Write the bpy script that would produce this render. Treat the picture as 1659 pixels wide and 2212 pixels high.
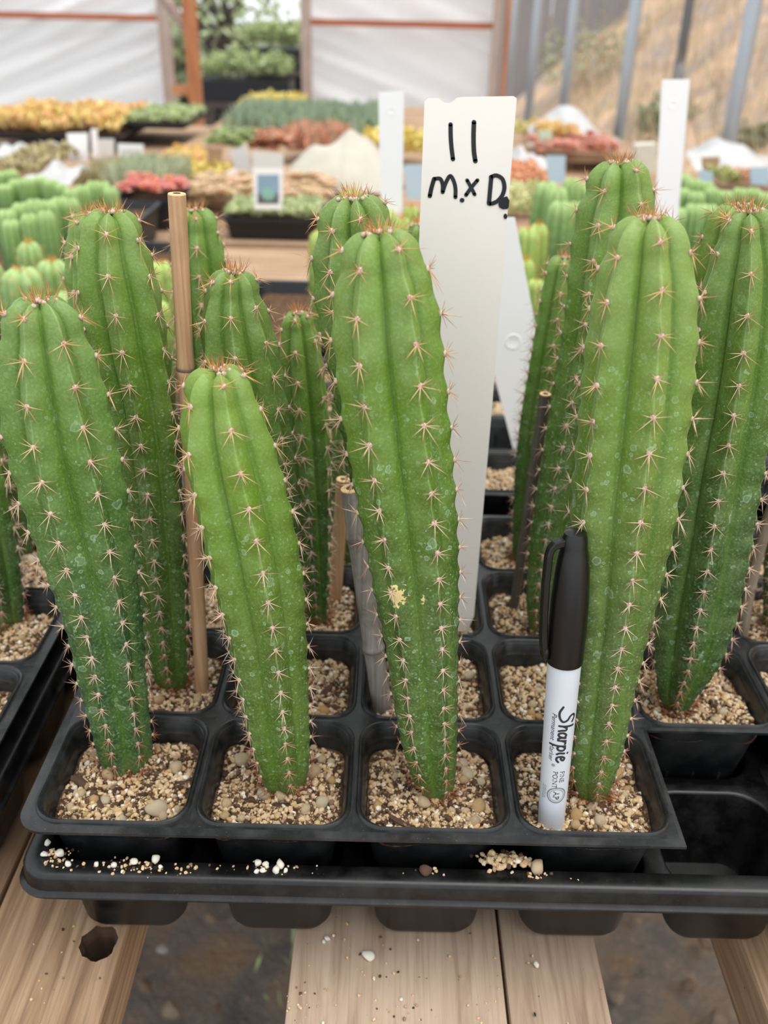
import bpy, bmesh, math, random
from mathutils import Vector, Matrix

# ------------------------------------------------------------------ camera, world, light, exposure
for o in list(bpy.data.objects):
    bpy.data.objects.remove(o, do_unlink=True)
SC = bpy.context.scene
COL = SC.collection
F_PX, TH, ROLL, CAM_H = 2003.3, math.radians(28.73), math.radians(1.34), 0.2966
IW, IH = 1659.0, 2212.0
cam_data = bpy.data.cameras.new('camera')
cam_data.sensor_fit = 'HORIZONTAL'
cam_data.sensor_width = 36.0
cam_data.lens = F_PX / IW * 36.0
cam_data.clip_start = 0.01
cam_data.clip_end = 200
cam_data.dof.use_dof = True
cam_data.dof.focus_distance = 0.358
cam_data.dof.aperture_fstop = 14.5
cam = bpy.data.objects.new('camera', cam_data)
COL.objects.link(cam)
cam.matrix_world = Matrix.Translation((0, 0, CAM_H)) @ Matrix.Rotation(math.pi/2 - TH, 4, 'X') @ Matrix.Rotation(ROLL, 4, 'Z')
SC.camera = cam

world = bpy.data.worlds.new('overcast_sky')
SC.world = world
world.use_nodes = True
bg = world.node_tree.nodes['Background']
bg.inputs['Color'].default_value = (0.93, 0.965, 1.0, 1)
bg.inputs['Strength'].default_value = 1.0
sun_d = bpy.data.lights.new('sun', 'SUN')
sun_d.energy = 1.8
sun_d.angle = math.radians(50)
sun_d.color = (1.0, 0.965, 0.9)
sun = bpy.data.objects.new('sun', sun_d)
COL.objects.link(sun)
sun.rotation_euler = (math.radians(14), math.radians(16), 0)
SC.view_settings.view_transform = 'Standard'
SC.view_settings.look = 'None'
SC.view_settings.gamma = 1
SC.view_settings.exposure = 0.46
SC.view_settings.use_curve_mapping = False

# ------------------------------------------------------------------ measuring helpers (photo pixel -> point on a real plane)
_c, _s = math.cos(TH), math.sin(TH)
_cr, _sr = math.cos(ROLL), math.sin(ROLL)
def ray(px, py):
    u, v = px - IW/2, py - IH/2
    u, v = u*_cr + v*_sr, -u*_sr + v*_cr
    r, d = u/F_PX, v/F_PX
    return Vector((r, _c - d*_s, -_s - d*_c))
def atY(px, py, Y):
    d = ray(px, py); t = Y/d.y
    return Vector((d.x*t, Y, CAM_H + d.z*t))
def atZ(px, py, Z):
    d = ray(px, py); t = (Z - CAM_H)/d.z
    return Vector((d.x*t, d.y*t, Z))
def depth(p):
    return p.y*_c - (p.z - CAM_H)*_s
def mpp(p):                       # metres per photo pixel at a point
    return depth(p)/F_PX

# ------------------------------------------------------------------ object helpers
def link(name, me, mat=None, parent=None, loc=None, smooth=False):
    o = bpy.data.objects.new(name, me)
    COL.objects.link(o)
    if mat is not None and me is not None and len(me.materials) == 0:
        me.materials.append(mat)
    if smooth and me is not None:
        me.polygons.foreach_set('use_smooth', [True]*len(me.polygons))
    if parent is not None: o.parent = parent
    if loc is not None: o.location = loc
    return o
def pyd(verts, faces, name='mesh'):
    me = bpy.data.meshes.new(name)
    me.from_pydata([tuple(v) for v in verts], [], faces)
    me.update()
    return me
def tag(o, label, cat, group=None, kind=None):
    o['label'] = label
    if cat: o['category'] = cat
    if group: o['group'] = group
    if kind: o['kind'] = kind
    return o
def thing(name, label, cat, loc=(0, 0, 0), group=None):
    o = bpy.data.objects.new(name, None)
    o.empty_display_size = 0.01
    COL.objects.link(o)
    o.location = loc
    return tag(o, label, cat, group)
def struct(o):
    o['kind'] = 'structure'
    return o

class MB:
    """collects shapes into one mesh"""
    def __init__(s): s.v = []; s.f = []; s.m = []
    def add(s, verts, faces):
        b = len(s.v); s.v += [Vector(v) for v in verts]; s.f += [tuple(i+b for i in f) for f in faces]
    def box(s, x0, x1, y0, y1, z0, z1, bev=0.0):
        if bev <= 0:
            s.add([(x0,y0,z0),(x1,y0,z0),(x1,y1,z0),(x0,y1,z0),(x0,y0,z1),(x1,y0,z1),(x1,y1,z1),(x0,y1,z1)],
                  [(3,2,1,0),(4,5,6,7),(0,1,5,4),(1,2,6,5),(2,3,7,6),(3,0,4,7)])
        else:
            bm = bmesh.new()
            bmesh.ops.create_cube(bm, size=1)
            for v in bm.verts:
                v.co = Vector(((x0+x1)/2+v.co.x*(x1-x0), (y0+y1)/2+v.co.y*(y1-y0), (z0+z1)/2+v.co.z*(z1-z0)))
            bmesh.ops.bevel(bm, geom=bm.edges[:], offset=bev, segments=2, affect='EDGES', profile=0.6)
            bm.verts.index_update()
            s.add([v.co.copy() for v in bm.verts], [[v.index for v in f.verts] for f in bm.faces]); bm.free()
    def tube(s, pts, rads, n=10, caps=True):
        pts = [Vector(p) for p in pts]
        b = []
        up0 = None
        for i, p in enumerate(pts):
            t = (pts[min(i+1, len(pts)-1)] - pts[max(i-1, 0)]).normalized()
            if up0 is None:
                up0 = Vector((1, 0, 0)) if abs(t.x) < 0.8 else Vector((0, 1, 0))
            a = (up0 - t*up0.dot(t)).normalized(); c = t.cross(a); up0 = a
            b.append([p + (a*math.cos(2*math.pi*k/n) + c*math.sin(2*math.pi*k/n))*rads[i] for k in range(n)])
        V = [q for r in b for q in r]; Fc = []
        for i in range(len(pts)-1):
            for k in range(n):
                Fc.append((i*n+k, i*n+(k+1) % n, (i+1)*n+(k+1) % n, (i+1)*n+k))
        if caps:
            Fc.append(tuple(reversed(range(n)))); Fc.append(tuple((len(pts)-1)*n+k for k in range(n)))
        s.add(V, Fc)
    def loops(s, L, cap_last=False, cap_first=False):
        n = len(L[0]); V = [q for l in L for q in l]; Fc = []
        for i in range(len(L)-1):
            for k in range(n):
                Fc.append((i*n+k, i*n+(k+1) % n, (i+1)*n+(k+1) % n, (i+1)*n+k))
        if cap_last: Fc.append(tuple((len(L)-1)*n+k for k in range(n)))
        if cap_first: Fc.append(tuple(reversed(range(n))))
        s.add(V, Fc)
    def mesh(s, name='mesh'):
        return pyd(s.v, s.f, name)
    def build(s, name, mat, parent=None, smooth=False, loc=None):
        return link(name, s.mesh(name), mat, parent, loc, smooth)

def rrect4(h, rs, z, n=7):
    out = []
    for q, (sx, sy) in enumerate(((1, 1), (-1, 1), (-1, -1), (1, -1))):
        r = rs[q]
        for k in range(n+1):
            a = q*math.pi/2 + k/n*math.pi/2
            out.append(Vector((sx*(h-r) + r*math.cos(a), sy*(h-r) + r*math.sin(a), z)))
    return out
def rrect(hx, hy, r, z, n=7, cx=0, cy=0):
    r = min(r, hx, hy); out = []
    for q, (sx, sy) in enumerate(((1, 1), (-1, 1), (-1, -1), (1, -1))):
        for k in range(n+1):
            a = q*math.pi/2 + k/n*math.pi/2
            out.append(Vector((cx + sx*(hx-r) + r*math.cos(a), cy + sy*(hy-r) + r*math.sin(a), z)))
    return out
def autosmooth(o, ang=40):
    me = o.data
    me.polygons.foreach_set('use_smooth', [True]*len(me.polygons))
    try: me.set_sharp_from_angle(angle=math.radians(ang))
    except Exception: pass
    return o

# ------------------------------------------------------------------ material helpers
class NT:
    def __init__(s, name):
        s.mat = bpy.data.materials.new(name); s.mat.use_nodes = True
        s.t = s.mat.node_tree; s.b = s.t.nodes['Principled BSDF']; s.out = s.t.nodes['Material Output']
    def n(s, typ, **kw):
        nd = s.t.nodes.new(typ)
        for k, v in kw.items(): setattr(nd, k, v)
        return nd
    def l(s, a, b): s.t.links.new(a, b)
    def val(s, node, i, v):
        node.inputs[i].default_value = v
    def ramp(s, fac, stops, interp='LINEAR'):
        r = s.n('ShaderNodeValToRGB'); cr = r.color_ramp; cr.interpolation = interp
        while len(cr.elements) < len(stops): cr.elements.new(0.5)
        for e, (p, c) in zip(cr.elements, stops):
            e.position = p; e.color = (c[0], c[1], c[2], 1) if hasattr(c, '__len__') else (c, c, c, 1)
        if fac is not None: s.l(fac, r.inputs[0])
        return r.outputs[0]
    def math(s, op, a, b=None, c=None, clamp=False):
        m = s.n('ShaderNodeMath', operation=op); m.use_clamp = clamp
        for i, x in enumerate((a, b, c)):
            if x is None: continue
            if isinstance(x, (int, float)): m.inputs[i].default_value = x
            else: s.l(x, m.inputs[i])
        return m.outputs[0]
    def mix(s, fac, a, b, mode='MIX'):
        m = s.n('ShaderNodeMix', data_type='RGBA', blend_type=mode)
        for sock, x in ((m.inputs[0], fac), (m.inputs[6], a), (m.inputs[7], b)):
            if isinstance(x, (int, float)): sock.default_value = x
            elif isinstance(x, tuple): sock.default_value = (x[0], x[1], x[2], 1)
            else: s.l(x, sock)
        return m.outputs[2]
    def noise(s, vec=None, scale=10, detail=4, rough=0.55, dist=0):
        n = s.n('ShaderNodeTexNoise')
        n.inputs['Scale'].default_value = scale; n.inputs['Detail'].default_value = detail
        n.inputs['Roughness'].default_value = rough; n.inputs['Distortion'].default_value = dist
        if vec is not None: s.l(vec, n.inputs['Vector'])
        return n.outputs['Fac']
    def vor(s, vec=None, scale=10, feature='F1', rand=1.0):
        n = s.n('ShaderNodeTexVoronoi', feature=feature); n.inputs['Scale'].default_value = scale
        n.inputs['Randomness'].default_value = rand
        if vec is not None: s.l(vec, n.inputs['Vector'])
        return n
    def obj(s, scale=None, seed=0):
        tc = s.n('ShaderNodeTexCoord')
        if scale is None and not seed: return tc.outputs['Object']
        mp = s.n('ShaderNodeMapping'); s.l(tc.outputs['Object'], mp.inputs[0])
        if scale: mp.inputs['Scale'].default_value = scale
        mp.inputs['Location'].default_value = (seed, seed*1.7, seed*0.3)
        return mp.outputs[0]
    def attr(s, name):
        a = s.n('ShaderNodeAttribute', attribute_name=name); return a.outputs['Fac']
    def island(s):
        g = s.n('ShaderNodeNewGeometry'); return g.outputs['Random Per Island']
    def bump(s, h, strength=0.3, dist=0.001):
        b = s.n('ShaderNodeBump'); b.inputs['Strength'].default_value = strength; b.inputs['Distance'].default_value = dist
        s.l(h, b.inputs['Height']); s.l(b.outputs[0], s.b.inputs['Normal'])
    def col(s, c):
        if isinstance(c, tuple): s.b.inputs['Base Color'].default_value = (c[0], c[1], c[2], 1)
        else: s.l(c, s.b.inputs['Base Color'])
    def set(s, **kw):
        for k, v in kw.items():
            k = k.replace('_', ' ')
            for i in s.b.inputs:
                if i.name.lower() == k.lower(): i.default_value = v
        return s.mat
def sm(c):   # sRGB 0-255 -> linear
    return tuple(((x/255)/12.92 if x/255 < 0.04045 else ((x/255+0.055)/1.055)**2.4) for x in c)

def plain(name, c, rough=0.5, var=0.15, scale=60, bump=0.0, spec=0.5, **kw):
    m = NT(name)
    n = m.noise(m.obj(), scale, 5)
    m.col(m.mix(n, tuple(x*(1-var) for x in c), tuple(min(1, x*(1+var)) for x in c)))
    if bump: m.bump(n, bump, 0.001)
    return m.set(Roughness=rough, Specular_IOR_Level=spec, **kw)

def mat_cactus(name, top, mid, low, seed, spots=1.0, scar=None):
    m = NT(name)
    co = m.obj()
    rib, t = m.attr('rib'), m.attr('hgt')
    n1 = m.noise(co, 55, 4, 0.6); n2 = m.noise(co, 900, 3, 0.6)
    tt = m.math('ADD', t, m.math('MULTIPLY', m.math('SUBTRACT', n1, 0.5), 0.25))
    c = m.ramp(tt, [(0.0, sm((108, 112, 50))), (0.05, low), (0.42, low), (0.75, mid), (1.0, top)])  # paler crown, darker foot: partly own green, partly shading put into the colour
    # glaucous bloom on the crests, yellower green in the furrows
    fur = m.ramp(rib, [(0.0, 0.0), (0.55, 0.15), (1.0, 0.75)])
    c = m.mix(m.math('MULTIPLY', fur, 0.5), c, sm((96, 138, 30)))
    bloom = m.math('MULTIPLY', m.ramp(n1, [(0.42, 0.0), (0.68, 1.0)]), 0.26)
    c = m.mix(bloom, c, sm((130, 156, 98)))
    c = m.mix(m.math('MULTIPLY', m.ramp(n2, [(0.45, 0.0), (0.75, 1.0)]), 0.35), c, sm((146, 178, 104)))
    crest = m.ramp(rib, [(0.0, 1.0), (0.05, 0.0)])
    c = m.mix(m.math('MULTIPLY', crest, 0.22), c, sm((178, 196, 150)))
    # dried hard-water marks: discs with a brighter edge
    for sc, r0, w in ((150, 0.34, 0.6), (330, 0.40, 0.75), (760, 0.42, 0.75)):
        wob = m.n('ShaderNodeVectorMath', operation='ADD')
        nz = m.n('ShaderNodeTexNoise'); nz.inputs['Scale'].default_value = sc*2.2; m.l(co, nz.inputs['Vector'])
        sc_ = m.n('ShaderNodeVectorMath', operation='SCALE'); m.l(nz.outputs['Color'], sc_.inputs[0]); sc_.inputs['Scale'].default_value = 0.45/sc
        m.l(co, wob.inputs[0]); m.l(sc_.outputs[0], wob.inputs[1])
        v = m.vor(wob.outputs[0], sc)
        d = v.outputs['Distance']
        sep = m.n('ShaderNodeSeparateColor'); m.l(v.outputs['Color'], sep.inputs[0])
        pick = m.math('GREATER_THAN', sep.outputs[0], 1.0 - 0.32*spots)
        rad = m.math('MULTIPLY', sep.outputs[1], r0)
        inside = m.math('LESS_THAN', d, rad)
        ring = m.math('GREATER_THAN', d, m.math('MULTIPLY', rad, 0.78))
        a = m.math('MULTIPLY', m.math('MULTIPLY', pick, inside), m.math('ADD', 0.24, m.math('MULTIPLY', ring, 0.42)))
        band = m.ramp(t, [(0.02, 0.5), (0.2, 1.0), (0.7, 0.9), (0.9, 0.25), (1.0, 0.05)])
        c = m.mix(m.math('MULTIPLY', m.math('MULTIPLY', a, band), w), c, sm((178, 206, 178)))
    if scar is not None:
        geo = m.n('ShaderNodeNewGeometry')
        for (p, r) in scar:
            dv = m.n('ShaderNodeVectorMath', operation='DISTANCE'); m.l(geo.outputs['Position'], dv.inputs[0]); dv.inputs[1].default_value = p
            near = m.math('SUBTRACT', 1.0, m.math('DIVIDE', dv.outputs['Value'], r), clamp=True)
            nn = m.noise(co, 420, 3, 0.7)
            k = m.ramp(m.math('ADD', nn, m.math('MULTIPLY', near, 0.5)), [(0.74, 0.0), (0.78, 1.0)])
            k = m.math('MULTIPLY', k, m.math('GREATER_THAN', near, 0.02))
            c = m.mix(k, c, sm((222, 200, 140)))
    m.col(c)
    hgt = m.math('ADD', m.math('MULTIPLY', n1, 0.8), m.math('MULTIPLY', n2, 0.26))
    m.bump(hgt, 0.45, 0.0012)
    m.set(Roughness=0.46, Specular_IOR_Level=0.42, Subsurface_Weight=0.12, Subsurface_Scale=0.004)
    m.b.inputs['Subsurface Radius'].default_value = (0.5, 1.0, 0.25)
    return m.mat

def mat_spine(name, warm=1.0):
    m = NT(name)
    t = m.attr('hgt'); tip = m.attr('tip')
    c = m.ramp(t, [(0.0, sm((150, 88, 50))), (0.08, sm((178, 122, 84))), (0.3, sm((212, 186, 166))), (0.7, sm((216, 184, 154))), (0.93, sm((218, 172, 122))), (1.0, sm((216, 158, 96)))])
    c = m.mix(m.math('MULTIPLY', m.ramp(tip, [(0.35, 0.0), (1.0, 1.0)]), 0.8), c, sm((132, 74, 50)))
    r = m.island()
    c = m.mix(m.math('MULTIPLY', m.math('GREATER_THAN', r, 0.72), 0.55), c, sm((112, 52, 44)))
    m.col(c)
    return m.set(Roughness=0.4, Specular_IOR_Level=0.5)

def mat_islands(name, stops, rough=0.85, bump=0.4, bscale=900, interp='LINEAR', spec=0.3, trans=0.0):
    m = NT(name)
    c = m.ramp(m.island(), stops, interp)
    n = m.noise(m.obj(), bscale, 4)
    if bump: c = m.mix(0.35, c, m.mix(n, (0.3, 0.3, 0.3), (1, 1, 1)), 'MULTIPLY')
    else: c = m.mix(0.22, c, (0.92, 0.9, 0.8))
    m.col(c)
    if bump: m.bump(n, bump, 0.0006)
    return m.set(Roughness=rough, Specular_IOR_Level=spec)

def mat_black(name, dust=0.35, base=(14, 14, 16)):
    m = NT(name)
    co = m.obj()
    n = m.noise(co, 70, 6, 0.65); n2 = m.noise(co, 1400, 2, 0.5)
    k = m.math('MULTIPLY', m.ramp(n, [(0.42, 0.0), (0.75, 1.0)]), dust)
    c = m.mix(k, sm(base), sm((92, 92, 92)))
    sp = m.ramp(n2, [(0.70, 0.0), (0.76, 1.0)])
    c = m.mix(m.math('MULTIPLY', sp, dust*1.3, clamp=True), c, sm((150, 142, 128)))
    m.col(c)
    r = m.ramp(n, [(0.3, 0.28), (0.7, 0.44)])
    m.l(r, m.b.inputs['Roughness'])
    m.bump(n, 0.08, 0.001)
    return m.set(Specular_IOR_Level=0.5)

def mat_wood(name, light, mid, dark, axis=1, seed=0.0, fine=1.0):
    m = NT(name)
    sc = [26*fine, 26*fine, 26*fine]; sc[axis] = 1.6*fine
    co = m.obj(tuple(sc), seed)
    n = m.noise(co, 3.0, 6, 0.62, 1.2)
    sc2 = [240*fine]*3; sc2[axis] = 6*fine
    n2 = m.noise(m.obj(tuple(sc2), seed), 2.0, 4, 0.6)
    n3 = m.noise(m.obj(None, seed + 3.1), 11, 4)
    c = m.ramp(n, [(0.28, dark), (0.46, mid), (0.70, light)])
    c = m.mix(m.math('MULTIPLY', n2, 0.55), c, mid, 'MULTIPLY') if False else m.mix(m.ramp(n2, [(0.50, 0.0), (0.72, 0.5)]), c, dark)
    c = m.mix(m.ramp(n3, [(0.48, 0.0), (0.72, 0.45)]), c, tuple(x*0.75 for x in mid))
    sp = m.ramp(m.noise(m.obj(None, seed+9), 260, 2, 0.5), [(0.73, 0.0), (0.77, 0.8)])
    c = m.mix(sp, c, sm((60, 46, 36)))
    m.col(c)
    m.bump(m.math('ADD', m.math('MULTIPLY', n2, 0.7), n), 0.45, 0.0012)
    return m.set(Roughness=0.8, Specular_IOR_Level=0.25)

M_BLACK = mat_black('insert_plastic', 0.30, (24, 25, 27))
M_BLACK2 = mat_black('tray_plastic', 0.12, (7, 7, 8))
M_FARBLK = plain('far_tray_plastic', sm((26, 28, 34)), 0.5, 0.2)
M_SOIL = NT('potting_soil')
_n = M_SOIL.noise(M_SOIL.obj(), 420, 5, 0.7)
M_SOIL.col(M_SOIL.ramp(_n, [(0.3, sm((44, 32, 26))), (0.52, sm((92, 70, 54))), (0.7, sm((168, 138, 104)))]))
M_SOIL.bump(_n, 0.8, 0.0015)
M_SOIL = M_SOIL.set(Roughness=0.95, Specular_IOR_Level=0.1)
M_GRIT = mat_islands('grit', [(0.0, sm((58, 42, 32))), (0.18, sm((104, 80, 62))), (0.25, sm((204, 174, 136))), (0.55, sm((222, 196, 158))), (0.70, sm((210, 174, 126))), (0.82, sm((178, 146, 114))), (0.9, sm((236, 222, 200))), (1.0, sm((240, 232, 218)))], 0.9, 0.5, 1500)
M_PUMICE = None
def mat_pumice(name, a, b, c_):
    m = NT(name)
    oi = m.n('ShaderNodeObjectInfo')
    co = m.obj()
    n = m.noise(co, 330, 5, 0.7); v = m.vor(co, 900)
    base = m.ramp(oi.outputs['Random'], [(0.0, a), (0.5, b), (1.0, c_)])
    c = m.mix(m.ramp(n, [(0.35, 0.55), (0.65, 0.0)]), base, sm((176, 138, 96)))
    c = m.mix(m.ramp(v.outputs['Distance'], [(0.0, 0.5), (0.25, 0.0)]), c, sm((120, 94, 66)))
    m.col(c); m.bump(m.math('ADD', n, m.math('MULTIPLY', v.outputs['Distance'], 0.6)), 0.7, 0.001)
    return m.set(Roughness=0.9, Specular_IOR_Level=0.2)
M_PUMICE = mat_pumice('pumice', sm((236, 212, 172)), sm((244, 228, 200)), sm((228, 184, 122)))
M_BARK = plain('bark_chip', sm((96, 70, 54)), 0.9, 0.4, 300, 0.6)
M_PERL = plain('perlite', sm((232, 226, 212)), 0.9, 0.1, 700, 0.5)
M_TAG = plain('white_tag_plastic', sm((240, 234, 228)), 0.45, 0.03, 40)
M_TAGW = plain('white_tag_plastic_clean', sm((246, 246, 246)), 0.5, 0.02, 40)
M_INK = plain('ink', sm((12, 12, 20)), 0.35, 0.2, 300)
M_SPINE = mat_spine('spine')
M_WOOL = plain('areole_wool', sm((200, 176, 162)), 0.95, 0.5, 2600)

# ------------------------------------------------------------------ the setting: ground, bench boards
rnd = random.Random(7)
def grid_mesh(x0, x1, y0, y1, nx, ny, fz):
    V = []; Fc = []
    for j in range(ny+1):
        for i in range(nx+1):
            x = x0+(x1-x0)*i/nx; y = y0+(y1-y0)*j/ny
            V.append((x, y, fz(x, y)))
    for j in range(ny):
        for i in range(nx):
            a = j*(nx+1)+i; Fc.append((a, a+1, a+nx+2, a+nx+1))
    return pyd(V, Fc)
FLOOR_Z = -0.87
BENCH_Z = -0.0815
m = NT('nursery_ground')
n = m.noise(m.obj(), 9, 6, 0.65); n2 = m.noise(m.obj(None, 4), 55, 5, 0.7)
c = m.ramp(n, [(0.3, sm((92, 92, 92))), (0.5, sm((132, 122, 112))), (0.62, sm((150, 126, 104))), (0.75, sm((96, 112, 66)))])
c = m.mix(m.ramp(n2, [(0.56, 0.0), (0.72, 0.6)]), c, sm((186, 168, 146)))
m.col(c); m.bump(n2, 0.8, 0.02)
M_GROUND = m.set(Roughness=0.95)
floor = struct(link('floor', grid_mesh(-6, 2.0, -2.5, 14.0, 64, 120, lambda x, y: FLOOR_Z + 0.012*math.sin(x*9)*math.cos(y*7)), M_GROUND, smooth=True))

M_WOODS = [mat_wood('bench_wood_a', sm((178, 152, 124)), sm((146, 118, 92)), sm((92, 70, 54)), 1, 0.3),
           mat_wood('bench_wood_b', sm((188, 168, 148)), sm((170, 148, 128)), sm((128, 104, 86)), 1, 5.3),
           mat_wood('bench_wood_c', sm((184, 164, 144)), sm((164, 142, 122)), sm((120, 98, 82)), 1, 8.7),
           mat_wood('bench_wood_d', sm((150, 122, 96)), sm((122, 96, 74)), sm((80, 60, 44)), 1, 12.1)]
M_WOODX = mat_wood('pallet_wood', sm((196, 168, 140)), sm((168, 138, 110)), sm((108, 82, 64)), 0, 2.2, 0.5)

M_KNOT = plain('knot_wood', sm((74, 52, 38)), 0.9, 0.4, 300, 0.5)
def board(name, x0, x1, y0, y1, z0, z1, mat, parent=None, bev=0.002, hole=None):
    mb = MB(); mb.box(x0, x1, y0, y1, z0, z1, bev)
    me = mb.mesh(name)
    if hole:
        o = link(name, me, mat, parent)
        cb = MB(); k = 22; rr = random.Random(3)
        L = []
        rad = [hole[2]*(0.92+0.2*rr.random()) for _ in range(k)]
        for z in (z0-0.01, z1-0.006, z1-0.002, z1+0.01):
            f = 1.0 if z > z1-0.004 else 0.86
            L.append([Vector((hole[0]+rad[i]*f*math.cos(2*math.pi*i/k), hole[1]+1.1*rad[i]*f*math.sin(2*math.pi*i/k), z)) for i in range(k)])
        cb.loops(L, True, True)
        co = link('cut', cb.mesh())
        md = o.modifiers.new('hole', 'BOOLEAN'); md.object = co; md.operation = 'DIFFERENCE'; md.solver = 'EXACT'
        dg = bpy.context.evaluated_depsgraph_get()
        me2 = bpy.data.meshes.new_from_object(o.evaluated_get(dg))
        o.modifiers.clear(); o.data = me2
        me2.materials.append(M_KNOT)
        for p in me2.polygons:
            if math.hypot(p.center.x-hole[0], p.center.y-hole[1]) < hole[2]*1.25 and abs(p.normal.z) < 0.8: p.material_index = 1
        bpy.data.objects.remove(co)
        return o
    return link(name, me, mat, parent)

bench = thing('slatted_bench', 'weathered slatted wooden bench carrying the black cactus trays', 'bench', (0, 0, 0))
def X_at(px, py): return atZ(px, py, BENCH_Z).x
hole_p = atZ(214, 2036, BENCH_Z)
e1 = (X_at(213, 2205) + X_at(280, 1995))/2
board('plank', -0.2685, -0.1795, 0.02, 1.13, BENCH_Z-0.036, BENCH_Z-0.0005, M_WOODS[3], bench)
board('plank', -0.1775, e1, 0.02, 1.13, BENCH_Z-0.036, BENCH_Z, M_WOODS[0], bench, hole=(hole_p.x, hole_p.y, 0.0082))
e2 = (X_at(615, 2205) + X_at(635, 2015))/2; e3 = X_at(1088, 2100); e4 = X_at(1310, 2140)
board('plank', e2, e3-0.0006, 0.02, 1.13, BENCH_Z-0.036, BENCH_Z, M_WOODS[1], bench)
board('plank', e3+0.0006, e4, 0.02, 1.13, BENCH_Z-0.036, BENCH_Z-0.0008, M_WOODS[2], bench)
e5 = X_at(1630, 2110)
board('plank', e5, e5+0.089, 0.02, 1.13, BENCH_Z-0.036, BENCH_Z, M_WOODS[0], bench)
x = e5+0.14
while x < 0.8:
    board('plank', x, x+0.089, 0.02, 1.13, BENCH_Z-0.036, BENCH_Z, M_WOODS[rnd.randrange(4)], bench); x += 0.14
x = -0.30
while x > -0.95:
    board('plank', x-0.089, x, 0.02, 1.13, BENCH_Z-0.036, BENCH_Z, M_WOODS[rnd.randrange(4)], bench); x -= 0.13
for yy in (0.62, 1.06):
    board('cross_beam', -1.0, 0.85, yy, yy+0.04, BENCH_Z-0.036-0.09, BENCH_Z-0.0362, M_WOODX, bench)
    for xx in (-0.95, 0.75):
        board('leg', xx, xx+0.08, yy, yy+0.04, FLOOR_Z, BENCH_Z-0.127, M_WOODX, bench)

# ------------------------------------------------------------------ black cell trays
PIT = 0.067
def cell_mesh(corner=False):
    mb = MB(); h = PIT/2
    prof = [(h, 0.0004, 0.0), (0.0325, 0.0118, 0.0), (0.0322, 0.0118, 0.0010), (0.0318, 0.0116, 0.0014), (0.0313, 0.0115, 0.0011), (0.0310, 0.0114, 0.0001), (0.0306, 0.0112, -0.0004),
            (0.0303, 0.0111, 0.0), (0.0299, 0.0110, -0.0004), (0.0295, 0.0108, -0.0052), (0.0290, 0.0106, -0.0060), (0.0287, 0.0105, -0.0070), (0.0222, 0.0085, -0.0490), (0.0210, 0.0080, -0.0500)]
    L = [rrect(a, a, r, z) for a, r, z in prof]
    if corner: L[0] = rrect4(h, (0.0004, 0.0004, 0.008, 0.0004), 0.0)
    mb.loops(L, cap_last=True)
    # vertical stiffening ribs on the outer wall
    for q in range(4):
        for k in (-0.5, 0.0, 0.5):
            M = Matrix.Rotation(q*math.pi/2, 3, 'Z')
            pts = []
            for (z, a) in ((-0.010, 0.0262), (-0.046, 0.0226)):
                for (dx, dy) in ((-0.0006, 0), (0.0006, 0)):
                    pts.append(M @ Vector((k*0.026+dx, -(a+0.0006), z)))
            mb.add(pts, [(0, 1, 3, 2)])
    return mb.mesh('cell')
def cup_mesh():
    mb = MB(); h = PIT/2
    prof = [(h, 0.0004, -0.0360), (0.0296, 0.016, -0.0360), (0.0288, 0.0158, -0.0364), (0.0283, 0.0155, -0.0375), (0.0234, 0.0105, -0.0730), (0.0214, 0.009, -0.0768), (0.0056, 0.0056, -0.0769), (0.0050, 0.005, -0.0800), (0.0030, 0.003, -0.0814)]
    mb.loops([rrect(a, a, r, z) for a, r, z in prof], cap_last=True)
    return mb.mesh('cup')
CELL, CUP, CELLC = cell_mesh(), cup_mesh(), cell_mesh(True)
for me in (CELL, CUP, CELLC):
    me.polygons.foreach_set('use_smooth', [True]*len(me.polygons))
    try: me.set_sharp_from_angle(angle=math.radians(50))
    except Exception: pass
CELL.materials.append(M_BLACK); CELLC.materials.append(M_BLACK); CUP.materials.append(M_BLACK2)

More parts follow.
